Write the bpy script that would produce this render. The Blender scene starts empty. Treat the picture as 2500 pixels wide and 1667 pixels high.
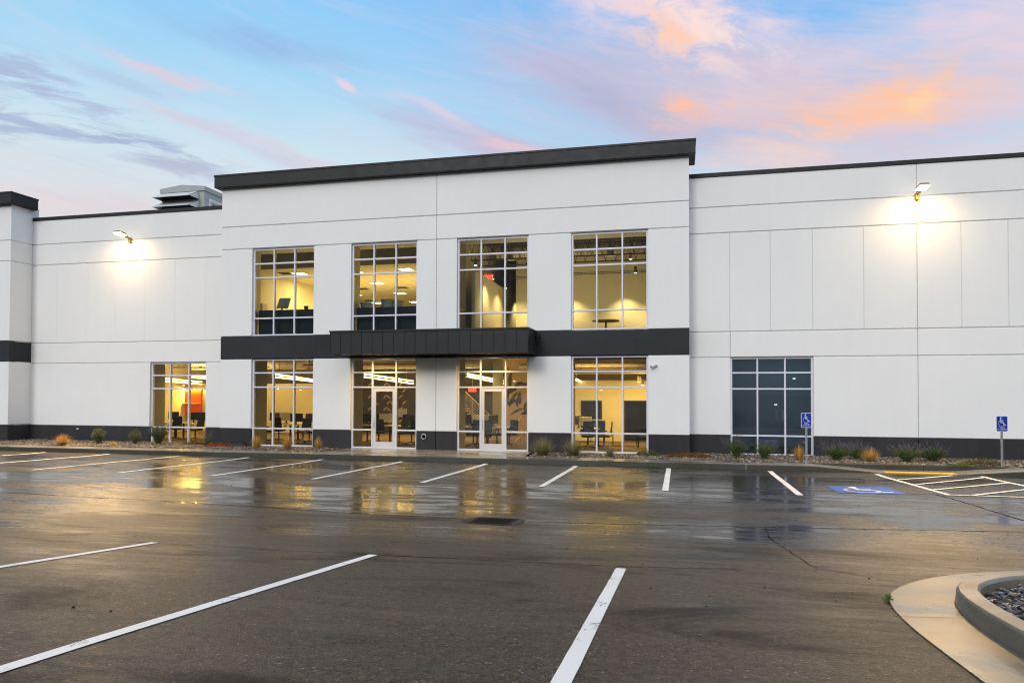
import bpy, math, random
import numpy as np
from mathutils import Vector, Matrix
random.seed(7)
rng = np.random.default_rng(7)
R = math.radians
scn = bpy.context.scene
COL = scn.collection

# ------------------------------------------------------------------ camera
CAMZ = 2.06
FPX, CYP, YAW, PITCH, ROLL = 1727.548, 927.449, -.23045, .02084, .00278

def cam_axes():
    cy, sy, cp, sp = math.cos(YAW), math.sin(YAW), math.cos(PITCH), math.sin(PITCH)
    f = Vector((sy*cp, cy*cp, sp)); r = Vector((cy, -sy, 0)); u = r.cross(f)
    c, s = math.cos(ROLL), math.sin(ROLL)
    return c*r+s*u, -s*r+c*u, f
AR, AU, AF = cam_axes()
cd = bpy.data.cameras.new('camera'); cam = bpy.data.objects.new('camera', cd); COL.objects.link(cam)
m = Matrix((AR, AU, -AF)).transposed().to_4x4(); m.translation = Vector((0, 0, CAMZ))
cam.matrix_world = m
cd.sensor_width = 36; cd.lens = FPX/2500*36; cd.shift_y = (CYP-833.5)/2500
cd.clip_start = .05; cd.clip_end = 3000
scn.camera = cam

def ray(x, y):          # survey ray through a point measured on the photograph (2500 px wide)
    return AR*((x-1250)/FPX)+AU*(-(y-CYP)/FPX)+AF
def at_y(x, y, Y):
    d = ray(x, y); t = Y/d.y
    return Vector((d.x*t, Y, d.z*t+CAMZ))
def at_z(x, y, z):
    d = ray(x, y); t = (z-CAMZ)/d.z
    return Vector((d.x*t, d.y*t, z))

# ------------------------------------------------------------------ ground profile (falls to the drain, then to the kerb)
PY = [-400, -60, 0, 3.7, 7.7, 10, 12, 14, 16.2, 18.5, 21.2, 22.3, 400]
PZ = [1.6, .95, .85, .55, .196, .05, -.03, -.055, -.06, -.10, -.155, -.155, -.155]
def gz(y): return float(np.interp(y, PY, PZ))

# ------------------------------------------------------------------ helpers
def lin(c):
    return tuple((v/255/12.92 if v/255 <= .04045 else ((v/255+.055)/1.055)**2.4) for v in c)

class MB:
    def __init__(s): s.v = []; s.f = []; s.m = []; s.sm = []
    def face(s, pts, m=0, smooth=False):
        n = len(s.v); s.v += [tuple(p) for p in pts]; s.f.append(tuple(range(n, n+len(pts)))); s.m.append(m); s.sm.append(smooth)
    def mesh(s, v, f, m=0, smooth=False):
        n = len(s.v); s.v += [tuple(p) for p in v]
        for q in f: s.f.append(tuple(i+n for i in q)); s.m.append(m); s.sm.append(smooth)
    def box(s, x0, x1, y0, y1, z0, z1, m=0, M=None):
        v = [(x, y, z) for x in (x0, x1) for y in (y0, y1) for z in (z0, z1)]
        if M: v = [tuple(M@Vector(p)) for p in v]
        s.mesh(v, [(0, 1, 3, 2), (4, 6, 7, 5), (0, 4, 5, 1), (2, 3, 7, 6), (0, 2, 6, 4), (1, 5, 7, 3)], m)
    def bbox(s, x0, x1, y0, y1, z0, z1, b=.01, m=0, M=None):   # box with chamfered edges
        v = []; idx = {}
        for ix, x in enumerate((x0, x1)):
            for iy, y in enumerate((y0, y1)):
                for iz, z in enumerate((z0, z1)):
                    sx, sy, sz = 1-2*ix, 1-2*iy, 1-2*iz
                    for a, p in (('x', (x, y+sy*b, z+sz*b)), ('y', (x+sx*b, y, z+sz*b)), ('z', (x+sx*b, y+sy*b, z))):
                        idx[(ix, iy, iz, a)] = len(v); v.append(p)
        F = []
        for i in (0, 1):
            F.append([idx[(i, 0, 0, 'x')], idx[(i, 0, 1, 'x')], idx[(i, 1, 1, 'x')], idx[(i, 1, 0, 'x')]])
            F.append([idx[(0, i, 0, 'y')], idx[(1, i, 0, 'y')], idx[(1, i, 1, 'y')], idx[(0, i, 1, 'y')]])
            F.append([idx[(0, 0, i, 'z')], idx[(0, 1, i, 'z')], idx[(1, 1, i, 'z')], idx[(1, 0, i, 'z')]])
            for j in (0, 1):
                F.append([idx[(0, i, j, 'y')], idx[(1, i, j, 'y')], idx[(1, i, j, 'z')], idx[(0, i, j, 'z')]])
                F.append([idx[(i, 0, j, 'x')], idx[(i, 1, j, 'x')], idx[(i, 1, j, 'z')], idx[(i, 0, j, 'z')]])
                F.append([idx[(i, j, 0, 'x')], idx[(i, j, 1, 'x')], idx[(i, j, 1, 'y')], idx[(i, j, 0, 'y')]])
                for k in (0, 1): F.append([idx[(i, j, k, a)] for a in 'xyz'])
        if M: v = [tuple(M@Vector(p)) for p in v]
        s.mesh(v, F, m)
    def tube(s, pts, r, n=10, m=0, cap=True, r2=None):
        pts = [Vector(p) for p in pts]; rings = []
        for i, p in enumerate(pts):
            d = (pts[min(i+1, len(pts)-1)]-pts[max(i-1, 0)]).normalized()
            a = Vector((0, 0, 1)) if abs(d.z) < .9 else Vector((1, 0, 0))
            u = d.cross(a).normalized(); w = d.cross(u)
            rr = r if r2 is None else r+(r2-r)*i/(len(pts)-1)
            rings.append([p+(u*math.cos(t)+w*math.sin(t))*rr for t in [2*math.pi*k/n for k in range(n)]])
        base = len(s.v)
        for q in rings: s.v += [tuple(p) for p in q]
        for i in range(len(rings)-1):
            for k in range(n):
                a = base+i*n+k; b = base+i*n+(k+1) % n
                s.f.append((a, b, b+n, a+n)); s.m.append(m); s.sm.append(True)
        if cap:
            s.f.append(tuple(base+k for k in range(n))); s.m.append(m); s.sm.append(False)
            s.f.append(tuple(base+(len(rings)-1)*n+k for k in range(n))); s.m.append(m); s.sm.append(False)
    def lathe(s, prof, c, n=20, m=0, M=None):
        base = len(s.v); c = Vector(c)
        for r, z in prof:
            for k in range(n):
                p = Vector((r*math.cos(2*math.pi*k/n), r*math.sin(2*math.pi*k/n), z))
                if M: p = M@p
                s.v.append(tuple(c+p))
        for i in range(len(prof)-1):
            for k in range(n):
                a = base+i*n+k; b = base+i*n+(k+1) % n
                s.f.append((a, b, b+n, a+n)); s.m.append(m); s.sm.append(True)
        for e in (0, len(prof)-1):
            if prof[e][0] > 1e-4: s.f.append(tuple(base+e*n+k for k in range(n))); s.m.append(m); s.sm.append(False)
    def build(s, name, mats, parent=None, ploc=None, fix=False):
        me = bpy.data.meshes.new(name); me.from_pydata(s.v, [], s.f)
        me.polygons.foreach_set('material_index', s.m); me.polygons.foreach_set('use_smooth', s.sm)
        for q in (mats if isinstance(mats, (list, tuple)) else [mats]): me.materials.append(q)
        me.validate(); me.update()
        if fix:
            import bmesh
            bm = bmesh.new(); bm.from_mesh(me); bmesh.ops.recalc_face_normals(bm, faces=bm.faces); bm.to_mesh(me); bm.free()
        o = bpy.data.objects.new(name, me); COL.objects.link(o)
        if parent: setpar(o, parent)
        return o

def root(o):
    while o.parent: o = o.parent
    return o
def setpar(o, parent):
    def wt(q): return q.location+((wt(q.parent)+q.matrix_parent_inverse.translation) if q.parent else Vector((0, 0, 0)))
    o.parent = parent; r = wt(parent)
    o.matrix_parent_inverse = Matrix.Translation(-r) if r.length > 1e-9 else Matrix()

def tag(o, label, cat, group=None, kind=None):
    if kind: o['kind'] = kind
    if label: o['label'] = label
    if cat: o['category'] = cat
    if group: o['group'] = group
    return o
def thing(name, label, cat, loc=(0, 0, 0), group=None):
    o = bpy.data.objects.new(name, None); COL.objects.link(o); o.location = loc; o.empty_display_size = .2
    return tag(o, label, cat, group)
def dup(t, loc, label, group=None, rotz=0):
    c = t.copy(); COL.objects.link(c); c.location = loc; c.rotation_euler = (0, 0, rotz)
    c['label'] = label
    if group: c['group'] = group
    def rec(src, dst):
        for ch in list(src.children):
            d = ch.copy(); COL.objects.link(d); d.parent = dst; rec(ch, d)
    rec(t, c)
    return c
def structure(o): o['kind'] = 'structure'; return o

# ------------------------------------------------------------------ materials
class NT:
    def __init__(s, name, world=False):
        s.m = None
        if not world:
            s.m = bpy.data.materials.new(name); s.m.use_nodes = True; s.t = s.m.node_tree
        else: s.t = world
        s.t.nodes.clear()
    def n(s, ty, **kw):
        nd = s.t.nodes.new(ty)
        for k, v in kw.items():
            if hasattr(nd, k): setattr(nd, k, v)
            else: print('no attr', ty, k)
        return nd
    def set(s, sock, val):
        if isinstance(val, bpy.types.NodeSocket): s.t.links.new(val, sock)
        elif val is not None: 
            if hasattr(sock.default_value, '__len__') and not hasattr(val, '__len__'): val = [val]*len(sock.default_value)
            if hasattr(sock.default_value, '__len__') and len(sock.default_value) == 4 and len(val) == 3: val = (*val, 1)
            sock.default_value = val
    def math(s, op, a, b=None, c=None, clamp=False):
        nd = s.n('ShaderNodeMath', operation=op, use_clamp=clamp); s.set(nd.inputs[0], a)
        if b is not None: s.set(nd.inputs[1], b)
        if c is not None: s.set(nd.inputs[2], c)
        return nd.outputs[0]
    def mix(s, f, a, b, blend='MIX'):
        nd = s.n('ShaderNodeMix', data_type='RGBA', blend_type=blend); s.set(nd.inputs[0], f); s.set(nd.inputs[6], a); s.set(nd.inputs[7], b)
        return nd.outputs[2]
    def mapr(s, v, a, b, c=0., d=1., smooth=False):
        nd = s.n('ShaderNodeMapRange', interpolation_type='SMOOTHSTEP' if smooth else 'LINEAR')
        for i, q in enumerate((v, a, b, c, d)): s.set(nd.inputs[i], q)
        return nd.outputs[0]
    def pos(s): return s.n('ShaderNodeNewGeometry').outputs['Position']
    def xyz(s, v):
        nd = s.n('ShaderNodeSeparateXYZ'); s.set(nd.inputs[0], v); return nd.outputs
    def comb(s, x, y, z):
        nd = s.n('ShaderNodeCombineXYZ')
        for i, q in enumerate((x, y, z)): s.set(nd.inputs[i], q)
        return nd.outputs[0]
    def noise(s, vec, scale, detail=4, rough=.5, dist=0., color=False):
        nd = s.n('ShaderNodeTexNoise'); s.set(nd.inputs['Vector'], vec)
        nd.inputs['Scale'].default_value = scale; nd.inputs['Detail'].default_value = detail
        nd.inputs['Roughness'].default_value = rough; nd.inputs['Distortion'].default_value = dist
        return nd.outputs['Color' if color else 0]
    def scale(s, vec, sc):
        nd = s.n('ShaderNodeVectorMath', operation='MULTIPLY'); s.set(nd.inputs[0], vec); nd.inputs[1].default_value = sc; return nd.outputs[0]
    def bump(s, h, strength=.3, dist=.01, normal=None):
        nd = s.n('ShaderNodeBump'); s.set(nd.inputs['Strength'], strength); nd.inputs['Distance'].default_value = dist
        s.set(nd.inputs['Height'], h)
        if normal is not None: s.set(nd.inputs['Normal'], normal)
        return nd.outputs[0]
    def out(s, sh): s.t.links.new(sh, s.n('ShaderNodeOutputMaterial').inputs[0]); return s.m
    def pbr(s, col, rough=.5, metal=0., normal=None, spec=.5, coat=None, coat_rough=.05, ior=1.45, emit=None, estr=0.):
        p = s.n('ShaderNodeBsdfPrincipled'); I = p.inputs
        s.set(I['Base Color'], col); s.set(I['Roughness'], rough); s.set(I['Metallic'], metal); s.set(I['Specular IOR Level'], spec); I['IOR'].default_value = ior
        if normal is not None: s.set(I['Normal'], normal)
        if coat is not None:
            s.set(I['Coat Weight'], coat); s.set(I['Coat Roughness'], coat_rough); I['Coat IOR'].default_value = 1.33
        if emit is not None: s.set(I['Emission Color'], emit); s.set(I['Emission Strength'], estr)
        return p.outputs[0]

def simple(name, col, rough=.5, metal=0., var=.06, sc=3., bump=0., bsc=60., spec=.5, coat=None):
    t = NT(name); p = t.pos()
    nz = t.noise(p, sc, 5, .6)
    k = t.mapr(nz, .3, .7, 1-var, 1+var)
    c = t.n('ShaderNodeVectorMath', operation='SCALE'); c.inputs[0].default_value = col; t.set(c.inputs[3], k)
    rr = t.mapr(t.noise(p, sc*2.3, 3), .3, .7, max(0, rough-.06), min(1, rough+.06))
    nm = t.bump(t.noise(p, bsc, 3), bump, .004) if bump else None
    return t.out(t.pbr(c.outputs[0], rr, metal, nm, spec, coat))

def emis(name, col, st):
    t = NT(name); e = t.n('ShaderNodeEmission'); t.set(e.inputs[0], col); e.inputs[1].default_value = st
    return t.out(e.outputs[0])

def painted_concrete(name, col, rough=.75, amt=.05, dirt=True):
    t = NT(name); p = t.pos(); X = t.xyz(p)
    big = t.noise(p, .35, 3, .5); mid = t.noise(p, 2.2, 5, .6)
    streak = t.noise(t.scale(p, (5., 5., .35)), 1., 4, .6)
    k = t.math('ADD', t.mapr(big, .3, .7, -amt, amt), t.mapr(mid, .3, .7, -amt*.5, amt*.5))
    k = t.math('ADD', k, t.mapr(streak, .35, .75, amt*.35, -amt*.6))
    k = t.math('ADD', k, 1.)
    c = t.n('ShaderNodeVectorMath', operation='SCALE'); c.inputs[0].default_value = col; t.set(c.inputs[3], k)
    nm = t.bump(t.math('ADD', t.noise(p, 90, 3), t.math('MULTIPLY', t.noise(p, 9, 4), .8)), .25, .004)
    return t.out(t.pbr(c.outputs[0], t.mapr(mid, .3, .7, rough-.08, rough+.08), 0, nm, .35))

M = {}
M['white'] = painted_concrete('white_painted_concrete', (.825, .82, .80), .75, .018)
M['dark'] = painted_concrete('charcoal_painted_concrete', (.025, .0275, .031), .7, .16)
M['base'] = painted_concrete('charcoal_base_concrete', (.031, .030, .033), .7, .2)
M['fascia'] = simple('charcoal_sheet_metal', (.024, .0245, .0255), .5, 0, .06, 1.3, 0, 60, .3)
M['alu'] = simple('clear_anodised_aluminium', (.72, .72, .79), .4, 0, .04, 5)
M['door'] = simple('off_white_door_metal', (.66, .64, .64), .4, .05, .03, 5)
M['black'] = simple('black_plastic', (.012, .012, .014), .45, 0, .1, 8)
M['navy'] = simple('navy_partition_fabric', (.006, .011, .022), .85, 0, .12, 9)
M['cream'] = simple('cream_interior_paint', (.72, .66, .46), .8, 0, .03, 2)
M['tan'] = simple('tan_interior_paint', (.33, .27, .17), .8, 0, .05, 2)
M['greyin'] = simple('grey_interior_paint', (.32, .31, .27), .8, 0, .04, 2)
M['brownin'] = simple('dark_exposed_deck', (.10, .078, .05), .8, 0, .15, 2)
M['darkin'] = simple('dark_interior_paint', (.035, .03, .026), .6, 0, .1, 2)
M['duct'] = simple('galvanised_duct', (.62, .58, .48), .45, .2, .08, 4)
M['orange'] = simple('orange_felt_panel', (.80, .12, .006), .8, 0, .06, 6)
M['wood'] = simple('maple_veneer', (.55, .36, .17), .5, 0, .12, 3)
M['carpet'] = simple('brown_carpet_tile', (.13, .09, .05), .9, 0, .2, 12)
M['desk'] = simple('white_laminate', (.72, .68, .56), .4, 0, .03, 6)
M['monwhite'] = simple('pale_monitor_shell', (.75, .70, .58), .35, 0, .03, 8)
M['steel'] = simple('galvanised_steel', (.42, .44, .46), .4, .7, .12, 14)
M['bracket'] = simple('bronze_lamp_casting', (.30, .19, .05), .45, .3, .1, 14)
M['rtu'] = simple('grey_green_sheet_metal', (.34, .37, .36), .45, 0, .06, 2)
M['rtulight'] = simple('pale_grey_metal', (.62, .65, .66), .35, .1, .05, 3)
M['iron'] = simple('cast_iron', (.014, .013, .012), .6, 0, .3, 30, .4, 80, .15)
M['rubber'] = simple('black_rubber', (.015, .015, .017), .7)
M['signblue'] = simple('blue_reflective_sheeting', (.006, .035, .33), .35, 0, .04, 6)
M['signwhite'] = simple('white_reflective_sheeting', (.75, .78, .86), .35, 0, .03, 6)
M['campl'] = simple('white_camera_plastic', (.75, .75, .76), .3)
M['yellow'] = simple('yellow_tactile_plastic', (.70, .40, .015), .45, 0, .08, 8, .3, 60)
M['tubeglow'] = emis('linear_lamp_glow', (1, .78, .36), 7)
M['troffer'] = emis('troffer_diffuser_glow', (1, .93, .74), 7)
M['downglow'] = emis('downlight_glow', (1, .86, .6), 22)
M['canopyglow'] = emis('canopy_light_glow', (1, .7, .4), .35)
M['floodglow'] = emis('floodlight_lens_glow', (1, .84, .52), 14)
M['exitred'] = emis('exit_sign_red', (1, .04, .02), 1.6)
M['exitdim'] = emis('exit_sign_face', (1, .5, .35), 1.2)
M['redlight'] = simple('red_sprinkler_pipe', (.5, .04, .02), .5)

def glass(name, tint, ior):
    t = NT(name); p = t.pos()
    nm = t.bump(t.noise(p, .9, 2, .5), .05, .02)
    fr = t.n('ShaderNodeFresnel'); fr.inputs[0].default_value = ior; t.set(fr.inputs['Normal'], nm)
    tr = t.n('ShaderNodeBsdfTransparent'); t.set(tr.inputs[0], tint)
    gl = t.n('ShaderNodeBsdfGlossy'); gl.inputs['Roughness'].default_value = .01; t.set(gl.inputs[0], (.85, .93, 1.)); t.set(gl.inputs['Normal'], nm)
    mx = t.n('ShaderNodeMixShader'); t.set(mx.inputs[0], fr.outputs[0]); t.set(mx.inputs[1], tr.outputs[0]); t.set(mx.inputs[2], gl.outputs[0])
    return t.out(mx.outputs[0])
M['glass'] = glass('tinted_glass', (.84, .83, .72), 1.46)
M['glassdark'] = glass('dark_tinted_glass', (.40, .50, .62), 2.0)

def make_asphalt():
    t = NT('wet_asphalt'); p = t.pos(); X = t.xyz(p); y = X[1]; x = X[0]
    warp = t.noise(p, .5, 3, .5)
    # wetness: streaks that run along the fall of the lot, wettest along the middle lane, damp in the near stalls
    n1 = t.noise(t.scale(p, (.16, .42, .3)), 1., 5, .58, .6)
    n2 = t.noise(t.scale(p, (.55, 1.3, 1.)), 1., 5, .6, .4)
    n3 = t.noise(t.scale(p, (.9, 5., 1.)), 1., 4, .6)
    lane = t.math('MULTIPLY', t.mapr(y, 7.0, 12.5, 0, 1, True), t.mapr(y, 24., 21., .6, 1))
    w = t.math('ADD', t.math('MULTIPLY', n1, .50), t.math('MULTIPLY', n2, .22))
    w = t.math('ADD', w, t.math('MULTIPLY', n3, .30))
    w = t.math('ADD', w, t.math('MULTIPLY', lane, .13))
    wet = t.mapr(w, .50, .68, 0, 1, True)
    pud = t.mapr(t.math('ADD', w, t.math('MULTIPLY', lane, .02)), .665, .70, 0, 1, True)
    # aggregate
    vor = t.n('ShaderNodeTexVoronoi', feature='F1'); t.set(vor.inputs['Vector'], p); vor.inputs['Scale'].default_value = 95
    vor2 = t.n('ShaderNodeTexVoronoi', feature='F1'); t.set(vor2.inputs['Vector'], p); vor2.inputs['Scale'].default_value = 42
    fine = t.noise(p, 70, 4, .7); mid = t.noise(p, 14, 4, .6); big = t.noise(p, .45, 4, .55)
    hgt = t.math('ADD', t.math('MULTIPLY', vor.outputs['Distance'], .6), t.math('ADD', fine, t.math('MULTIPLY', mid, .45)))
    hgt = t.math('ADD', hgt, t.math('MULTIPLY', t.noise(t.scale(p, (2., 5., 2.)), 1., 3), 2.2))
    dry = t.mix(t.mapr(big, .35, .65), (.035, .0275, .020), (.022, .018, .0135))
    dry = t.mix(t.mapr(vor2.outputs['Color'], .0, 1.), dry, t.mix(.85, dry, (.16, .125, .09)))
    c = t.mix(t.mapr(fine, .44, .56), dry, t.mix(.8, dry, (.006, .006, .006)))
    c = t.mix(t.math('MULTIPLY', wet, .75), c, (.014, .0125, .0105))
    spk = t.xyz(vor2.outputs['Color'])
    speck = t.math('MULTIPLY', t.math('GREATER_THAN', spk[0], .972), t.math('LESS_THAN', vor2.outputs['Distance'], .34))
    c = t.mix(t.math('MULTIPLY', speck, .8), c, (.34, .30, .25))
    stain = t.mapr(t.noise(t.scale(p, (.32, .85, 1)), 1., 7, .68, .8), .50, .66, 0, .75, True)
    c = t.mix(stain, c, (.018, .016, .015))
    rough = t.math('ADD', t.mapr(wet, 0, 1, .40, .235), t.mapr(mid, .3, .7, -.03, .05))
    rough = t.math('SUBTRACT', rough, t.math('MULTIPLY', pud, .10))
    bs = t.math('MULTIPLY', t.mapr(wet, 0, 1, .85, .22), t.mapr(pud, 0, 1, 1, .12))
    nm = t.bump(hgt, bs, .006)
    return t.out(t.pbr(c, rough, 0, nm, t.math('MULTIPLY', t.mapr(wet, 0, 1, .15, .19), t.mapr(stain, 0, .75, 1.15, .35)), t.math('MULTIPLY', wet, .15), t.mapr(pud, 0, 1, .20, .09)))
M['asphalt'] = make_asphalt()

def make_concrete(name, col, rlo, rhi, joints=0., yj=None, warm=.5):
    t = NT(name); p = t.pos(); X = t.xyz(p)
    a = t.noise(p, 1.1, 5, .6); b = t.noise(p, 9, 5, .65); f = t.noise(p, 70, 3)
    wet = t.mapr(t.noise(t.scale(p, (.5, 1.1, 1.)), 1., 5, .6, .5), .32, .72, 0, 1, True)
    c = t.mix(t.mapr(a, .3, .7), col, tuple(v*.72 for v in col))
    c = t.mix(t.mapr(b, .35, .7, 0, .3), c, tuple(v*.5 for v in col))
    c = t.mix(t.math('MULTIPLY', wet, .35), c, tuple(v*.55 for v in col))
    h = t.math('ADD', t.math('MULTIPLY', f, .5), b)
    if joints:
        fr = t.math('FRACT', t.math('DIVIDE', t.math('ADD', X[0], 200.35), joints))
        j = t.math('LESS_THAN', fr, .008)
        c = t.mix(j, c, tuple(v*.25 for v in col)); h = t.math('SUBTRACT', h, t.math('MULTIPLY', j, 3.))
    nm = t.bump(h, .25, .005)
    r = t.mapr(wet, 0, 1, rhi, rlo)
    return t.out(t.pbr(c, r, 0, nm, .5, t.math('MULTIPLY', wet, .5), .08))
M['walk'] = make_concrete('wet_sidewalk_concrete', (.25, .24, .205), .14, .38, 1.83)
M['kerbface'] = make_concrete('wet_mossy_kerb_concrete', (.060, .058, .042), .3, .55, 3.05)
M['island'] = make_concrete('damp_kerb_concrete', (.20, .18, .14), .28, .5)
M['gutter'] = make_concrete('wet_gutter_concrete', (.145, .13, .10), .2, .42)

def paint(name, col, wear=.59):
    t = NT(name); p = t.pos()
    n = t.noise(p, 3.2, 6, .72); f = t.noise(p, 45, 4, .7)
    k = t.mapr(t.math('ADD', n, t.math('MULTIPLY', f, .35)), wear+.17, wear+.24, 0, .55)
    crk = t.n('ShaderNodeTexVoronoi', feature='DISTANCE_TO_EDGE'); t.set(crk.inputs['Vector'], p); crk.inputs['Scale'].default_value = 2.3
    ck = t.math('MULTIPLY', t.math('LESS_THAN', crk.outputs[0], .012), t.math('GREATER_THAN', n, .56))
    c = t.mix(t.math('MAXIMUM', k, t.math('MULTIPLY', ck, .8)), col, (.05, .047, .04))
    c = t.mix(t.mapr(t.noise(p, 1.4, 3), .4, .7, 0, .16), c, tuple(v*.6 for v in col))
    return t.out(t.pbr(c, .55, 0, t.bump(f, .25, .004), .18))
M['paint'] = paint('white_road_paint', (.80, .785, .74))
M['bluepaint'] = paint('blue_road_paint', (.022, .115, .43), .66)

def stone_mat(name, cols, rough):
    t = NT(name); g = t.n('ShaderNodeNewGeometry'); rp = g.outputs['Random Per Island']
    ramp = t.n('ShaderNodeValToRGB'); ramp.color_ramp.interpolation = 'CONSTANT'
    e = ramp.color_ramp.elements
    while len(e) < len(cols): e.new(.5)
    for i, c in enumerate(cols): e[i].position = i/len(cols); e[i].color = (*c, 1)
    t.set(ramp.inputs[0], rp)
    nz = t.noise(g.outputs['Position'], 30, 4, .6)
    c = t.mix(t.mapr(nz, .3, .7, 0, .35), ramp.outputs[0], (.05, .04, .03))
    return t.out(t.pbr(c, rough, 0, t.bump(nz, .4, .01), .5))
M['river'] = stone_mat('river_rock', [(.17, .125, .075), (.09, .068, .048), (.26, .205, .135), (.045, .038, .03), (.17, .105, .06), (.13, .11, .085), (.34, .29, .215), (.065, .047, .033), (.11, .08, .05)], .42)
M['slate'] = stone_mat('dark_slate_chip', [(.045, .047, .055), (.09, .092, .10), (.028, .028, .032), (.17, .17, .175), (.06, .058, .06), (.035, .035, .04), (.24, .23, .22), (.05, .05, .055)], .32)
M['soil'] = simple('dark_soil', (.05, .038, .027), .9, 0, .3, 9, .5, 40)
M['soildark'] = simple('wet_dark_soil', (.02, .019, .018), .8, 0, .3, 9, .5, 40)

def leaf_mat(name, a, b, rough=.6, trans=.25):
    t = NT(name); g = t.n('ShaderNodeNewGeometry')
    c = t.mix(g.outputs['Random Per Island'], a, b)
    p1 = t.pbr(c, rough, 0, None, .3)
    tr = t.n('ShaderNodeBsdfTranslucent'); t.set(tr.inputs[0], c)
    mx = t.n('ShaderNodeMixShader'); mx.inputs[0].default_value = trans; t.set(mx.inputs[1], p1); t.set(mx.inputs[2], tr.outputs[0])
    return t.out(mx.outputs[0])
M['straw'] = leaf_mat('straw_blades', (.52, .27, .045), (.62, .42, .14))
M['strawgreen'] = leaf_mat('straw_green_blades', (.36, .27, .12), (.16, .19, .10))
M['sage'] = leaf_mat('grey_green_leaves', (.10, .14, .05), (.20, .20, .10))
M['green'] = leaf_mat('fresh_green_leaves', (.045, .11, .022), (.12, .18, .05))
M['darkgreen'] = leaf_mat('dark_green_leaves', (.035, .075, .02), (.09, .13, .035))
M['violet'] = leaf_mat('violet_flowers', (.13, .10, .20), (.20, .16, .26))
M['redleaf'] = leaf_mat('rust_red_leaves', (.36, .05, .015), (.24, .09, .02))
M['brownleaf'] = leaf_mat('brown_green_leaves', (.13, .06, .02), (.09, .10, .02))
M['twig'] = simple('grey_brown_twig', (.16, .12, .08), .8)

# ------------------------------------------------------------------ ground, sidewalk, kerb
def ribbon(mb, pts, w, off, m=0, jit=0., seg=.25, wj=0.):
    P = []
    for i in range(len(pts)-1):
        a, b = Vector(pts[i]), Vector(pts[i+1]); n = max(1, int((b-a).length/seg))
        for k in range(n): P.append(a.lerp(b, k/n))
    P.append(Vector(pts[-1]))
    L = []; Rr = []
    for i, p in enumerate(P):
        d = (P[min(i+1, len(P)-1)]-P[max(i-1, 0)]).normalized(); nn = Vector((-d.y, d.x))
        q = p+nn*random.uniform(-jit, jit)*(0 if i in (0, len(P)-1) else 1)
        ww = w*.5*(1+random.uniform(-wj, wj))
        a = q+nn*ww; b = q-nn*ww
        L.append((a.x, a.y, gz(a.y)+off)); Rr.append((b.x, b.y, gz(b.y)+off))
    n = len(P)
    mb.mesh(L+Rr, [(i, i+1, n+i+1, n+i) for i in range(n-1)], m)

ys = sorted(set([-400, -150, -60, -20] + [round(v, 2) for v in np.arange(-10, 22.31, .25)] + [21.2, 22.3, 30, 60, 150, 400]))
xs = [-500, -120, -60]+list(range(-40, 41, 4))+[60, 120, 500]
mb = MB(); nx = len(xs)
zsm = []
for y in ys:      # smoothed profile
    zsm.append(gz(y))
V = [(x, y, z) for y, z in zip(ys, zsm) for x in xs]
mb.mesh(V, [(j*nx+i, j*nx+i+1, (j+1)*nx+i+1, (j+1)*nx+i) for j in range(len(ys)-1) for i in range(nx-1)], 0, True)
CR = 1
def seam(pts, w, jit=.01, wj=.4): ribbon(mb, pts, w, .0035, CR, jit, .12, wj)
seam([(-34, 16.9), (-16.8, 16.9), (-10.6, 16.95), (-5.3, 16.9), (-.5, 16.95), (5.45, 17.12)], .024, .006)
seam([(-34, 12.5), (-14, 12.15), (-8.6, 11.8), (-5.0, 11.35), (-3.4, 11.3)], .028, .02)
seam([(-2.4, 11.35), (-1.07, 11.47), (2.0, 12.0), (5.24, 12.5), (14, 13.6)], .025, .015)
seam([(-16, 7.1), (-8.47, 7.37), (-7.4, 7.3), (-6.8, 7.57), (-4.59, 7.6), (-3.22, 7.68), (-.73, 7.82), (.66, 8.1)], .014, .02, .6)
seam([(5.45, 17.12), (5.6, 15.2), (5.72, 13.75), (6.0, 12.6)], .03, .012)
seam([(1.35, 11.91), (1.28, 10.79), (1.34, 10.03), (1.42, 9.28), (1.48, 8.44), (1.78, 8.21), (1.96, 8.05), (2.2, 7.78)], .011, .02, .6)
seam([(.2, 8.35), (.9, 8.2), (1.48, 8.3)], .007, .02, .6)
seam([(-34, 21.45), (-16, 21.3), (-6, 21.35)], .01, .03, .7)
M['seam'] = simple('crack_filled_tar', (.004, .004, .004), .9, 0, .06, 3, 0, 60, .05)
lot = structure(mb.build('parking_lot', [M['asphalt'], M['seam']]))

def ss(a, b, x):
    t = min(1, max(0, (x-a)/(b-a))); return t*t*(3-2*t)
RX = (3.9, 5.65, 7.72, 9.5)
def wz(x, y=0):     # sidewalk level, dropping to the lot at the accessible ramp
    if x <= RX[0] or x >= RX[3]: return 0.
    return -.142*(min(1, (x-RX[0])/(RX[1]-RX[0])) if x < RX[1] else (1 if x < RX[2] else (RX[3]-x)/(RX[3]-RX[2])))
KY, BY = 22.22, 23.2
sx = sorted(set([-60, 20, 1.965, 1.985]+list(RX)+[round(v, 2) for v in np.arange(-36, 20, 1.0)]+[-12.4, -5.05]))
w = MB()
for a, b in zip(sx[:-1], sx[1:]):
    if abs(a-1.965) < 1e-6: continue
    za, zb = wz(a), wz(b)
    w.face([(a, KY+.025, za), (b, KY+.025, zb), (b, BY, zb), (a, BY, za)], 0)
    w.face([(a, KY+.15, za-.3), (a, KY+.15, za), (b, KY+.15, zb), (b, KY+.15, zb-.3)], 0) if 0 else None
walk = structure(w.build('sidewalk', [M['walk']]))
k = MB()
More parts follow.
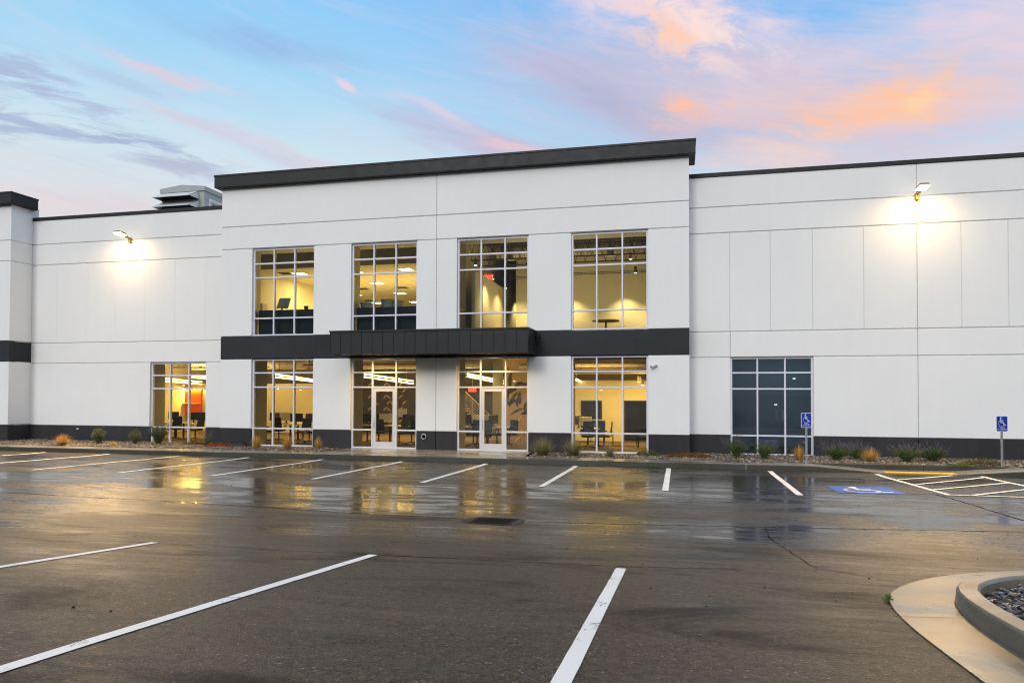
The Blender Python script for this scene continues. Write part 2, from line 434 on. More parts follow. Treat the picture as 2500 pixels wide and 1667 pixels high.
for a, b in zip(sx[:-1], sx[1:]):
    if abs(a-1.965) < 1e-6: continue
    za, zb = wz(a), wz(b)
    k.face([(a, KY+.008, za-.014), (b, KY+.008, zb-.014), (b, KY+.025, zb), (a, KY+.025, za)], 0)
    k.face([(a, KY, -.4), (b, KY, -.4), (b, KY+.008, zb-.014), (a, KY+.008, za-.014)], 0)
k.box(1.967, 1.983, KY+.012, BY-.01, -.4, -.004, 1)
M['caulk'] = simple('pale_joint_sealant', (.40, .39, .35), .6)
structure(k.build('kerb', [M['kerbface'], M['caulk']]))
# low kerb behind the ramp that holds the stones back
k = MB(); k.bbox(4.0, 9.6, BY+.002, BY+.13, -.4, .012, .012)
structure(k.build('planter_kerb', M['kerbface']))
lw = MB(); lw.mesh([(-12.45, BY+.001, .003), (-5.0, BY+.001, .003), (-5.15, 25.2, .005), (-12.2, 25.2, .005)], [(0, 1, 2, 3)])
lw.mesh([(-12.45, BY+.001, .003), (-5.0, BY+.001, .003), (-5.0, BY+.001, -.3), (-12.45, BY+.001, -.3)], [(0, 1, 2, 3)])
structure(lw.build('entrance_paving', M['walk']))
pb = MB()
for a, b in ((-60, -12.5), (-4.95, 20)):
    pb.face([(a, BY+.002, -.035), (b, BY+.002, -.035), (b, 26.1, -.02), (a, 26.1, -.02)])
structure(pb.build('planting_bed', M['soil']))

def ico():
    import bmesh
    bm = bmesh.new(); bmesh.ops.create_icosphere(bm, subdivisions=2, radius=1)
    v = np.array([tuple(q.co) for q in bm.verts]); f = np.array([[q.index for q in fc.verts] for fc in bm.faces]); bm.free()
    return v, f
IV, IF = ico()
def stones(name, mat, pts, sizes, flat, ang=.0, lo=False):
    n = len(pts); nv = len(IV)
    P = np.repeat(np.asarray(pts)[:, None, :], nv, 1)
    base = np.repeat(IV[None], n, 0).copy()
    # uneven outline: push each stone along a few random planes
    for _ in range(5 if ang else 2):
        d = rng.normal(size=(n, 1, 3)); d /= np.linalg.norm(d, axis=2, keepdims=True)
        dt = (base*d).sum(2, keepdims=True); lim = rng.uniform(.35 if ang else .55, .75 if ang else .9, (n, 1, 1))
        base = base-np.maximum(dt-lim, 0)*d
    S = np.asarray(sizes)[:, None, None]*np.stack([rng.uniform(.8, 1.3, n), rng.uniform(.6, 1.0, n), rng.uniform(flat*.8, flat*1.2, n)], 1)[:, None, :]
    base = base*S
    a = rng.uniform(0, 6.283, n)[:, None]; c, s = np.cos(a), np.sin(a)
    x = base[..., 0]*c-base[..., 1]*s; y = base[..., 0]*s+base[..., 1]*c; z = base[..., 2]
    b = rng.normal(0, .35 if ang else .18, n)[:, None]; x, z = x*np.cos(b)-z*np.sin(b), x*np.sin(b)+z*np.cos(b)
    base = np.stack([x, y, z], 2)+P
    F = (IF[None]+(np.arange(n)*nv)[:, None, None]).reshape(-1, 3)
    me = bpy.data.meshes.new(name)
    me.vertices.add(n*nv); me.vertices.foreach_set('co', base.reshape(-1).astype(np.float32))
    me.loops.add(F.size); me.loops.foreach_set('vertex_index', F.reshape(-1).astype(np.int32))
    me.polygons.add(len(F)); me.polygons.foreach_set('loop_start', np.arange(0, F.size, 3, dtype=np.int32))
    me.polygons.foreach_set('use_smooth', np.full(len(F), not ang))
    me.materials.append(mat); me.update(calc_edges=True); me.validate()
    o = bpy.data.objects.new(name, me); COL.objects.link(o)
    return o
def scatter(x0, x1, y0, y1, n, z0=-.02, zv=.03):
    return np.stack([rng.uniform(x0, x1, n), rng.uniform(y0, y1, n), rng.uniform(z0, z0+zv, n)], 1)
a1 = scatter(-33, -12.55, BY+.06, 26.05, 11000); a1 = a1[(a1[:, 0] < -17.9) | (a1[:, 1] < 25.0)]
a2 = scatter(-4.9, 14, BY+.06, 26.05, 11000); a2 = a2[(a2[:, 0] > .4) | (a2[:, 1] < 25.0)]
a2 = a2[~((a2[:, 0] > 3.95) & (a2[:, 0] < 9.7) & (a2[:, 1] < BY+.2))]
aa = np.concatenate([a1, a2])
tag(stones('river_stones', M['river'], aa, rng.uniform(.022, .052, len(aa)), .62), 'brown and tan river stones filling the planting bed along the wall', 'stones', kind='stuff')

# ------------------------------------------------------------------ painted markings
def stripe(pts, w, label, group, jit=.0015, name='parking_line', off=.006):
    s = MB(); ribbon(s, pts, w, off, 0, jit, .2, .015)
    return tag(s.build(name, M['paint']), label, 'parking line', group)
GF = 'stall lines along the building kerb'; GN = 'stall lines in the near row'
names = ['straight ahead, right of the storm drain', 'in front of the rightmost lit ground floor window', 'in front of the right entrance door', 'between the two entrance doors', 'in front of the left entrance door',
         'left of the left entrance door, by three straw tufts', 'ending before the red ground cover', 'fourth from the left edge, by the shrubs']
fx = {2: 'white stall line just left of the blue wheelchair marking', 0: 0}
far = [(2.62, 2.52, 'white stall line left of the blue wheelchair marking, running down to the right'),
       (-.28, -.28, 'short looking white stall line pointing almost straight at the viewer beside the kerb'),
       (-3.10, -3.08, 'white kerb stall line running down left, right of the storm drain'),
       (-6.0, -6.0, 'white kerb stall line directly beyond the storm drain, left of centre'),
       (-8.89, -8.88, 'white kerb stall line before the left entrance door'),
       (-11.77, -11.75, 'white kerb stall line before the window left of the doors'),
       (-14.59, -14.6, 'white kerb stall line before the left corner of the tall centre bay'),
       (-17.37, -17.4, 'white kerb stall line ending below the rust red ground cover'),
       (-20.33, -20.3, 'long white kerb stall line below the round sage shrub'),
       (-23.2, -23.2, 'faint white kerb stall line nearest the left edge of the lot')]
for xa, xb, lb in far:
    stripe([(xa, 21.98), ((xa+xb)/2, 19), (xb, 16.1)], .14, lb, GF)
stripe([(-.6, 7.72), (-.6, 1.6)], .11, 'broad white stall line nearest the viewer, right of the centre', GN)
stripe([(-3.44, 7.66), (-3.49, 1.6)], .11, 'long white stall line sweeping down to the lower left corner', GN)
stripe([(-6.36, 7.62), (-6.36, 2.0)], .11, 'white stall line of the near row at the left edge', GN)
# hatched access aisle
HG = 'lines of the hatched access aisle'
stripe([(5.45, 21.86), (5.58, 19), (5.69, 17.0)], .13, 'white left border line of the hatched aisle, beside the blue marking', HG)
stripe([(8.15, 22.0), (8.28, 17.06)], .13, 'white right border line of the hatched aisle by the picture edge', HG)
stripe([(5.69, 17.03), (8.28, 17.06)], .10, 'white front border line closing the hatched aisle', HG, off=.0105)
for (a, b), lb in zip((((5.58, 20.38), (7.41, 21.98)), ((5.66, 19.16), (8.15, 21.77)), ((5.70, 18.03), (8.2, 20.4)), ((6.18, 17.14), (8.24, 19.1))),
                      ('shortest hatch stripe just before the yellow ramp strip', 'second hatch stripe of the aisle from the yellow ramp strip', 'third hatch stripe of the aisle from the yellow ramp strip', 'hatch stripe of the aisle starting at its front border line')):
    stripe([a, b], .10, 'white '+lb, HG, name='hatch_line', off=.0105)
# wheelchair emblem as strokes, unit box 0..1 (x right, y up)
def emblem(mb, put, m=0):
    def stroke(pts, w):
        for i in range(len(pts)-1):
            a, b = Vector(pts[i]), Vector(pts[i+1]); d = (b-a).normalized(); n = Vector((-d.y, d.x))*w/2
            e = d*w*.3
            mb.face([put(*(a-e+n)), put(*(b+e+n)), put(*(b+e-n)), put(*(a-e-n))], m)
    c = Vector((.36, .92)); mb.face([put(c.x+.085*math.cos(t), c.y+.085*math.sin(t)) for t in [k*math.pi/8 for k in range(16)]], m)
    stroke([(.36, .86), (.38, .42)], .10)
    stroke([(.38, .64), (.66, .64)], .075)
    stroke([(.38, .43), (.68, .43), (.84, .12), (.98, .16)], .085)
    arc = [(.42+.34*math.cos(t), .33+.34*math.sin(t)) for t in [R(v) for v in range(118, 345, 12)]]
    stroke(arc, .08)
bl = thing('wheelchair_marking', 'blue painted square with a white wheelchair emblem on the asphalt', 'road marking', (4.1, 17.5, gz(17.5)))
b = MB(); n = 6
C0, C1, C2, C3 = [Vector(q) for q in ((3.42, 16.82), (4.82, 16.88), (4.80, 18.32), (3.42, 18.26))]
for i in range(n):
    t0, t1 = i/n, (i+1)/n
    q = [C0.lerp(C3, t0), C1.lerp(C2, t0), C1.lerp(C2, t1), C0.lerp(C3, t1)]
    b.face([(p.x, p.y, gz(p.y)+.006) for p in q])
b.build('blue_square', M['bluepaint'], bl)
b = MB(); emblem(b, lambda u, v: (3.60+u*1.02, 16.98+v*1.14, gz(16.98+v*1.14)+.0105)); b.build('wheelchair_emblem', M['paint'], bl)
# yellow tactile strip with domes
yt = MB(); yt.bbox(5.78, 7.63, 22.225, 22.56, -.16, -.128, .006)
for i in range(36):
    for j in range(6):
        cx, cy = 5.83+i*.05, 22.265+j*.05
        yt.lathe([(.012, 0), (.008, .005)], (cx, cy, -.1281), 6)
tag(yt.build('tactile_strip', M['yellow']), 'bright yellow tactile warning strip at the foot of the kerb ramp', 'tactile strip')

# ------------------------------------------------------------------ storm drain
dr = thing('storm_drain', 'rectangular cast iron storm drain grate set in the asphalt lane', 'drain', (-2.94, 11.2, gz(11.2)))
dc = Vector((-2.94, 11.2)); z0 = gz(11.2)
def conform(mb): mb.v = [(a, b_, c_+gz(b_)-z0) for a, b_, c_ in mb.v]
M['pit_shade'] = simple('drain_shadow', (.002, .002, .002), 1., 0, .06, 3, 0, 60, .02)
M['collar'] = simple('worn_drain_collar', (.062, .057, .042), .7, 0, .25, 9, .3, 60, .1)
f = MB()
for q in ((-.35, .35, -.33, -.295), (-.35, .35, .295, .33), (-.35, -.315, -.295, .295), (.315, .35, -.295, .295)):
    f.box(dc.x+q[0], dc.x+q[1], dc.y+q[2], dc.y+q[3], z0-.25, z0+.012+.01*0)
conform(f); f.build('frame', M['iron'], dr)
g = MB()
for i in range(15): 
    xx = dc.x-.305+i*.0435; g.box(xx-.007, xx+.007, dc.y-.292, dc.y+.292, z0-.04, z0+.012)
for j in range(6):
    yy = dc.y-.26+j*.104; g.box(dc.x-.313, dc.x+.313, yy-.008, yy+.008, z0-.042, z0+.002)
conform(g); g.build('grate', M['iron'], dr)
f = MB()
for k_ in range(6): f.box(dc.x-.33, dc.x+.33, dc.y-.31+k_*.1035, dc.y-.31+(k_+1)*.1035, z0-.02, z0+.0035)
conform(f); f.build('pit_shade', M['pit_shade'], dr)  # black plate laid on the asphalt, painted as the shade below the grate
f = MB()
ring = []
for i in range(40):
    t = 2*math.pi*i/40
    ring.append((math.copysign(abs(math.cos(t))**.6, math.cos(t)), math.copysign(abs(math.sin(t))**.6, math.sin(t))))
for i in range(40):
    (c0, s0), (c1, s1) = ring[i], ring[(i+1) % 40]
    def pt(c, s, a, b):
        yy = dc.y+s*b; return (dc.x+c*a, yy, gz(yy)+.005)
    f.face([pt(c0, s0, .50, .40), pt(c1, s1, .50, .40), pt(c1, s1, .36, .335), pt(c0, s0, .36, .335)])
f.build('collar', M['collar'], dr)

# ------------------------------------------------------------------ near island with gutter pan and kerb
def interp_path(P, n):
    P = [Vector((p[0]-(.075 if p[0] < 4 else .04), p[1])) for p in P]; L = [0]
    for a, b in zip(P[:-1], P[1:]): L.append(L[-1]+(b-a).length)
    out = []
    for i in range(n):
        s = L[-1]*i/(n-1); j = max(0, min(len(P)-2, int(np.searchsorted(L, s)-1)))
        t = (s-L[j])/(L[j+1]-L[j]+1e-9); out.append(P[j].lerp(P[j+1], t))
    for _ in range(3): out = [out[0]]+[(out[i-1]+out[i]*2+out[i+1])/4 for i in range(1, n-1)]+[out[-1]]
    return out
NI = 90
gut = interp_path([(9.5, 9.4), (6.0, 9.4), (4.6, 9.3), (3.73, 9.0), (3.07, 8.6), (2.5, 8.1), (2.1, 7.5), (1.87, 6.95), (1.76, 6.3), (1.71, 5.6), (1.70, 4.5), (1.68, -12)], NI)
kb = interp_path([(9.5, 8.55), (6.0, 8.55), (4.8, 8.50), (3.95, 8.33), (3.3, 8.0), (2.8, 7.6), (2.5, 7.2), (2.33, 6.8), (2.24, 6.3), (2.18, 5.6), (2.15, 4.5), (2.12, -12)], NI)
ki = interp_path([(9.5, 8.36), (6.0, 8.36), (4.86, 8.32), (4.05, 8.15), (3.42, 7.85), (2.95, 7.48), (2.66, 7.1), (2.50, 6.7), (2.42, 6.25), (2.36, 5.6), (2.33, 4.5), (2.30, -12)], NI)
gm = MB()
NS = 6
rows_ = []
for k_ in range(NS+1):
    for p, q in zip(gut, kb):
        e = p.lerp(q, k_/NS); rows_.append((e.x, e.y, gz(e.y)+.012))
gm.mesh(rows_+[(p.x, p.y, gz(p.y)-.15) for p in gut], [(r_*NI+i, r_*NI+i+1, (r_+1)*NI+i+1, (r_+1)*NI+i) for r_ in range(NS) for i in range(NI-1)]+[((NS+1)*NI+i, (NS+1)*NI+i+1, i+1, i) for i in range(NI-1)])
gob = structure(gm.build('gutter_pan', M['gutter']))
gj = MB()
for i in (44, 62): gj.box(0, 0, 0, 0, 0, 0) if 0 else None
structure(gob)
km = MB()
H = .155
prof = []
vs = []
for i in range(NI):
    a, b = kb[i], ki[i]; d = (b-a).normalized()
    rows = [(a, -.05), (a+d*.022, H-.022), (a+d*.030, H-.008), (a+d*.042, H), (b-d*.03, H), (b-d*.012, H-.01), (b, H-.03), (b, -.12)]
    vs.append([(p.x, p.y, gz(p.y)+z) for p, z in rows])
K = len(vs[0])
km.mesh([p for r in vs for p in r], [(i*K+j, (i+1)*K+j, (i+1)*K+j+1, i*K+j+1) for i in range(NI-1) for j in range(K-1)], 0, False)
structure(km.build('island_kerb', M['island'], fix=False))
# joint across gutter pan
gj = MB(); 
def jl(a, b, w=.008):
    a, b = Vector(a), Vector(b); d = (b-a).normalized(); n = Vector((-d.y, d.x))*w/2
    gj.face([(*(a+n), gz((a+n).y)+.0165), (*(b+n), gz((b+n).y)+.0165), (*(b-n), gz((b-n).y)+.0165), (*(a-n), gz((a-n).y)+.0165)])
jl((1.63, 6.03), (2.14, 6.15)); jl((1.66, 2.9), (2.14, 2.9))
structure(gj.build('gutter_joint', M['seam']))
im = MB(); im.face([(p.x, p.y, gz(p.y)+.03) for p in ki[:]]+[(9.5, -12, gz(-12)+.03)])
im = MB()
poly = ki
im.mesh([(p.x, p.y, gz(p.y)+.03) for p in poly]+[(9.5, p.y, gz(p.y)+.03) for p in poly], [(i, i+1, NI+i+1, NI+i) for i in range(NI-1)])
structure(im.build('island_bed', M['soildark']))
def inside(x, y):
    best = min(range(NI), key=lambda i: (ki[i].x-x)**2+(ki[i].y-y)**2)
    p = ki[best]; q = kb[best]; d = (p-q)
    return (Vector((x, y))-p).dot(d) > .012
pts = []
while len(pts) < 5200:
    x = random.uniform(2.3, 6.0); y = random.uniform(3.2, 8.4)
    if x > 4.9 and random.random() < .5: continue
    if inside(x, y): pts.append((x, y, gz(y)+.035+random.uniform(0, .05)))
tag(stones('slate_chips', M['slate'], pts, rng.uniform(.018, .045, len(pts)), .5, 1.), 'dark grey slate chips filling the kerbed island', 'stones', kind='stuff')

# crumbs on the asphalt
cr = []
for _ in range(150):
    x = random.uniform(-12, 6); y = random.uniform(3.5, 20); cr.append((x, y, gz(y)+.003))
for px, py in ((1120, 1430), (530, 1300), (2380, 1770)): pass
tag(stones('grit_crumbs', M['soildark'], cr, rng.uniform(.004, .016, len(cr)), .6, 1.), 'scattered dark grit crumbs on the wet asphalt', 'grit', kind='stuff')
def weed(x, y, z, n, r, label):
    w_ = MB()
    for _ in range(n):
        a = random.uniform(0, 6.28); q = random.uniform(0, r); h = random.uniform(.01, .06)
        p = Vector((x+q*math.cos(a), y+q*.5*math.sin(a), z+h)); s_ = random.uniform(.008, .02)
        u = Vector((random.uniform(-1, 1), random.uniform(-1, 1), random.uniform(-.4, .6))).normalized(); v = u.orthogonal()
        w_.face([p-u*s_, p+v*s_*.5, p+u*s_, p-v*s_*.5]); w_.tube([(x, y, z-.02), p], .0015, 3, cap=False)
    tag(w_.build('weed', M['green']), label, 'weed', 'weeds in the kerb joints')
weed(-.75, 22.13, -.15, 90, .22, 'small green weed at the foot of the building kerb')
weed(1.76, 6.72, gz(6.72), 28, .05, 'small weed at the rounded tip of the gutter pan')

# ------------------------------------------------------------------ the building
Y0, YW = 25.0, 26.07
b = thing('office_building', 'white two storey tilt-up office and warehouse building with charcoal bands', 'building', (-9, 25, 0))
BLD = b
C_, DPT, CX_ = .03, .05, .014
def cell(mb, x0, x1, z0, z1, Y, m=0, back=.28, sides=''):
    c, d = C_, DPT
    o = [(x0, Y+d, z0), (x1, Y+d, z0), (x1, Y+d, z1), (x0, Y+d, z1)]
    i = [(x0+CX_, Y, z0+c), (x1-CX_, Y, z0+c), (x1-CX_, Y, z1-c), (x0+CX_, Y, z1-c)]
    if 'L' in sides: i[0] = (x0, Y, z0+c); i[3] = (x0, Y, z1-c)
    if 'R' in sides: i[1] = (x1, Y, z0+c); i[2] = (x1, Y, z1-c)
    mb.face(i, m)
    for k_ in range(4): mb.face([o[k_], o[(k_+1) % 4], i[(k_+1) % 4], i[k_]], m)
    bk = [(p[0], Y+back, p[2]) for p in o]
    for k_ in range(4): mb.face([bk[k_], bk[(k_+1) % 4], o[(k_+1) % 4], o[k_]], m)
    mb.face(bk[::-1], m)

W = {1: (-16.52, -13.80), 2: (-12.24, -9.54), 3: (-7.98, -5.26), 4: (-3.71, -1.0)}
E1, E2, J = -17.906, .383, -8.776
ZB, Z4, Z3, Z2, Z1, ZT = .68, 3.445, 4.35, 7.849, 8.755, 10.36
edges = [(E1, W[1][0], 'L'), (W[1][1], W[2][0], 'LR'), (W[2][1], J, 'L'), (J, W[3][0], 'R'), (W[3][1], W[4][0], 'LR'), (W[4][1], E2, 'R')]
cw = MB()
for x0, x1, sd in edges:
    sd2 = {'L': 'R' if x0 == E1 else 'L'}.get(sd, sd)
    if x0 == E1: s_ = 'LR'
    elif x0 == W[2][1]: s_ = 'L'
    elif x0 == J: s_ = 'R'
    else: s_ = 'LR'
    cell(cw, x0, x1, -.3, ZB, Y0, 2, sides=s_); cell(cw, x0, x1, ZB, Z4, Y0, 0, sides=s_); cell(cw, x0, x1, Z3, Z2, Y0, 0, sides=s_)
bx = [E1, W[1][0], W[1][1], -13.2, J, W[3][1], W[4][0], W[4][1], E2]
bx = [E1, W[1][0], W[1][1], W[2][0], W[2][1], J, W[3][0], W[3][1], W[4][0], W[4][1], E2]
for x0, x1 in zip(bx[:-1], bx[1:]):
    Cs, Ds = C_, DPT
    cell(cw, x0, x1, Z4, Z3, Y0+.004, 1, sides='LR')
for x0, x1, s_ in ((E1, J, 'L'), (J, E2, 'R')):
    cell(cw, x0, x1, Z2, Z1, Y0, 0, back=1.1, sides=s_); cell(cw, x0, x1, Z1, ZT+.1, Y0, 0, back=1.1, sides=s_)
# window-width base sills below frames and side returns of the centre bay
for x0, x1 in W.values(): cw.box(x0, x1, Y0+.11, Y0+.28, -.3, -.002, 2)
for xe, s_ in ((E1, 1), (E2, -1)):
    xa, xb = (xe+.001, xe+.25) if s_ > 0 else (xe-.25, xe-.001)
    for z0, z1, mm in ((-.3, ZB, 2), (ZB, Z4, 0), (Z4, Z3, 1), (Z3, Z2, 0)):
        cw.box(xa, xb, Y0+.281, YW+.3, z0+.003, z1-.003, mm)
cw.build('centre_wall', [M['white'], M['dark'], M['base']], BLD)
WZ = -.045
# wings
WR = (1.80, 4.547); WL = (-22.12, -19.36)
rw = MB(); XR = 20.
for (a, c_), s_ in (((E2, WR[0]), 'LR'), ((WR[1], 7.80), 'L'), ((7.80, XR), 'R')):
    cell(rw, a, c_, -.3, ZB-.03, YW, 1, sides=s_); cell(rw, a, c_, ZB-.03, Z4+WZ, YW, 0, sides=s_)
for a, c_, s_ in ((E2, WR[0], 'L'), (WR[0], 7.80, ''), (7.80, XR, 'R')): cell(rw, a, c_, Z4+WZ, Z3+WZ, YW, 0, sides=s_)
vx = [E2, 1.79, 3.15, 4.53, 6.155, 7.80, 9.126, 10.496, 11.9, 13.4, XR]
old = C_
for i, (a, c_) in enumerate(zip(vx[:-1], vx[1:])):
    cell(rw, a, c_, Z3+WZ, Z2+WZ*.6, YW, 0, sides='L' if i == 0 else '')
C_ = old
for a, c_ in ((E2, 7.80), (7.80, XR)):
    cell(rw, a, c_, Z2+WZ*.6, Z1, YW, 0); cell(rw, a, c_, Z1, 9.86, YW, 0)
rw.box(WR[0], WR[1], YW+.11, YW+.28, -.3, -.048, 1)
rw.build('right_wing_wall', [M['white'], M['base']], BLD)
lwg = MB(); XL = -28.4
for (a, c_), s_ in (((XL, WL[0]), 'LR'), ((WL[1], E1), 'LR')):
    cell(lwg, a, c_, -.3, ZB-.04, YW, 1, sides=s_); cell(lwg, a, c_, ZB-.04, Z4+WZ, YW, 0, sides=s_)
cell(lwg, XL, E1, Z4+WZ, Z3+WZ, YW, 0)
vx = [XL, -27.0, -25.43, -23.91, -22.41, -20.91, -19.41, E1]
CX_ = .012
for i, (a, c_) in enumerate(zip(vx[:-1], vx[1:])): cell(lwg, a, c_, Z3+WZ, Z2+WZ*.6, YW, 0)
CX_ = .014
cell(lwg, XL, E1, Z2+WZ*.6, Z1, YW, 0); cell(lwg, XL, E1, Z1, 9.86, YW, 0)
lwg.box(WL[0], WL[1], YW+.11, YW+.28, -.3, -.075, 1)
lwg.build('left_wing_wall', [M['white'], M['base']], BLD)
# far left bay, same panels as the centre one, with its right side wall showing
M['jointleft'] = simple('white_joint_sealant', (.83, .82, .79), .6); M['jointright'] = simple('grey_joint_sealant', (.62, .62, .60), .6); M['jointbeige'] = simple('beige_joint_sealant', (.42, .41, .34), .6, 0, .25, 8)
def joint(name, x, Y, z0, z1, w_, mt):
    j_ = MB(); j_.box(x-w_, x+w_, Y+.006, Y+.05, z0, z1); j_.build(name, mt, BLD)
for x in (-27.0, -25.43, -23.91, -22.41, -20.91, -19.41): joint('panel_joint', x, YW, Z3+WZ+.035, Z2+WZ*.6-.035, .012, M['jointleft'])
for x in (1.79, 3.15, 4.53, 6.155, 9.126, 10.496, 11.9, 13.4): joint('panel_joint', x, YW, Z3+WZ+.035, Z2+WZ*.6-.035, .017, M['jointright'])
joint('panel_joint', 7.80, YW, .66, 9.83, .02, M['jointbeige']); joint('panel_joint', J, Y0, ZB+.03, Z4-.03, .02, M['jointbeige']); joint('panel_joint', J, Y0, Z3+.03, ZT-.05, .02, M['jointbeige'])
lb = MB(); XF = -44.
rows = ((-.3, ZB, 2), (ZB, Z4, 0), (Z4, Z3, 1), (Z3, Z2, 0), (Z2, Z1, 0), (Z1, ZT+.1, 0))
for z0, z1, mm in rows:
    cell(lb, XF, XL, z0, z1, Y0, mm, back=DPT+.001, sides='R')
    c, d = C_, DPT
    xs_ = XL; 
    # side face, chamfered on the horizontal reveals
    ya, yb = Y0+DPT, YW+.3
    x_in = xs_-d
    lb.face([(xs_, ya, z0+c), (xs_, yb, z0+c), (xs_, yb, z1-c), (xs_, ya, z1-c)], mm)
    lb.face([(xs_, ya, z1-c), (xs_, yb, z1-c), (x_in, yb, z1), (x_in, ya, z1)], mm)
    lb.face([(x_in, ya, z0), (x_in, yb, z0), (xs_, yb, z0+c), (xs_, ya, z0+c)], mm)
lb.box(XL-.3, XL-.03, Y0+.31, YW+.29, -.3, ZT+.09, 0)
lb.build('left_bay_wall', [M['white'], M['dark'], M['base']], BLD)

# fascias (parapet caps)
def fascia(x0, x1, name):
    f = MB(); o = .22
    yb = YW+.05
    f.bbox(x0-o, x1+o, Y0-o, yb, ZT-.03, ZT+.44, .006)
    f.bbox(x0-o-.018, x1+o+.018, Y0-o-.018, yb+.018, ZT+.40, ZT+.475, .006)
    # folded lower edge
    f.box(x0-o+.02, x1+o-.02, Y0-o+.02, yb-.02, ZT-.045, ZT-.031)
    # seams
    n_ = int((x1-x0+2*o)/3.05)
    for i in range(1, n_+1):
        xx = x0-o+i*3.05; f.box(xx-.004, xx+.004, Y0-o-.0035, Y0-o+.01, ZT-.028, ZT+.395)
    return f.build(name, M['fascia'], BLD)
fascia(E1, E2, 'fascia'); fascia(XF, XL, 'fascia')
def coping(x0, x1):
    f = MB(); f.bbox(x0, x1, YW-.03, YW+.33, 9.85, 9.985, .005)
    f.box(x0, x1, YW-.024, YW+.324, 9.835, 9.8505)
    return f.build('coping', M['fascia'], BLD)
coping(E2+.002, XR); coping(XL+.002, E1-.002)
# roofs and back of the building
rf = MB(); rf.box(XF, XR, YW+.29, 70, 9.2, 9.45, 0); 
rf.build('roof', simple('pale_roof_membrane', (.45, .45, .43), .7), BLD)
bw = MB(); bw.box(XF, XR, 69.7, 70, -.3, 9.8); bw.box(XF, XF+.3, Y0+.3, 69.7, -.3, 9.8); bw.box(XR-.3, XR, YW+.29, 69.7, -.3, 9.8)
bw.build('rear_wall', M['white'], BLD)

# windows
def window(x0, x1, zs, Yw, gl='glass', vsplit=None, door=None):
    f = MB(); ya, yb = Yw+.10, Yw+.23; t = .055
    zt, zb = zs[0], zs[-1]
    vs_ = vsplit or [x0+(x1-x0)/3, x0+2*(x1-x0)/3]
    ex, top = .045, zt+.012
    bot = zb
    f.bbox(x0, x0+.07, ya, yb, bot, top+.02, .004); f.bbox(x1-.07, x1, ya, yb, bot, top+.02, .004)
    f.bbox(x0+.07, x1-.07, ya+.001, yb, zt-.04, zt+.03, .004)
    for q in ((x0+.07, vs_[0]-t/2), (vs_[0]+t/2, vs_[1]-t/2), (vs_[1]+t/2, x1-.07)):
        if door and q[0] > vs_[0] and q[1] < vs_[1]:
            zz_ = [z for z in zs[1:-1] if z > door]
        else: zz_ = zs[1:-1]+[zb+.035]
        for z in zz_: f.bbox(q[0], q[1], ya+.002, yb, z-t/2, z+t/2, .004)
    for v in vs_: f.bbox(v-t/2, v+t/2, ya+.001, yb, bot, zt-.04, .004)
    o = f.build('window', M['alu'], BLD)
    g = MB()
    for q in ((x0+.07, vs_[0]-t/2), (vs_[0]+t/2, vs_[1]-t/2), (vs_[1]+t/2, x1-.07)):
        zz_ = list(zs)
        if door and q[0] > vs_[0] and q[1] < vs_[1]: zz_ = [z for z in zs if z > door-.05]
        for a, c_ in zip(zz_[:-1], zz_[1:]):
            g.face([(q[0], Yw+.16, c_), (q[1], Yw+.16, c_), (q[1], Yw+.16, a), (q[0], Yw+.16, a)])
    g.build('window_pane', M[gl], o)
    return o
UP = [7.82, 7.25, 6.685, 5.07, 4.365]; LO = [3.425, 2.90, 2.335, .705, 0.0]
for i in (1, 2, 3, 4): window(W[i][0], W[i][1], UP, Y0)
window(W[1][0], W[1][1], LO, Y0); window(W[4][0], W[4][1], LO, Y0)
window(W[2][0], W[2][1], LO, Y0, vsplit=[-11.375, -10.40], door=2.3)
window(W[3][0], W[3][1], LO, Y0, vsplit=[-7.085, -6.13], door=2.3)
window(WR[0], WR[1], [3.38, 2.855, 2.29, .65, -.045], YW, 'glassdark')
window(WL[0], WL[1], [3.375, 2.85, 2.285, .635, -.07], YW)
def entrance_door(x0, x1):
    f = MB(); ya, yb = Y0+.115, Y0+.165
    a, c_ = x0+.032, x1-.032
    s_ = .115
    f.bbox(a, a+s_, ya, yb, .012, 2.30, .004); f.bbox(c_-s_, c_, ya, yb, .012, 2.30, .004)
    f.bbox(a+s_, c_-s_, ya+.001, yb, 2.175, 2.30, .004); f.bbox(a+s_, c_-s_, ya+.001, yb, .012, .26, .004)
    o = f.build('door', M['door'], BLD)
    g = MB(); g.face([(a+s_, Y0+.14, .26), (c_-s_, Y0+.14, .26), (c_-s_, Y0+.14, 2.175), (a+s_, Y0+.14, 2.175)]); g.build('door_glass', M['glass'], o)
    h = MB(); h.tube([(a+.06, ya-.004, .80), (a+.06, ya-.05, .82), (a+.06, ya-.05, 1.12), (a+.06, ya-.004, 1.14)], .010, 8); h.lathe([(.018, 0), (.018, .012)], (a+.06, ya-.001, .97), 12, M=Matrix.Rotation(R(90), 3, 'X')); h.build('handle', M['steel'], o)
    th = MB(); th.box(x0+.03, x1-.03, Y0+.09, Y0+.24, .004, .012); th.build('threshold', M['alu'], o)
entrance_door(-11.375, -10.40); entrance_door(-7.085, -6.13)

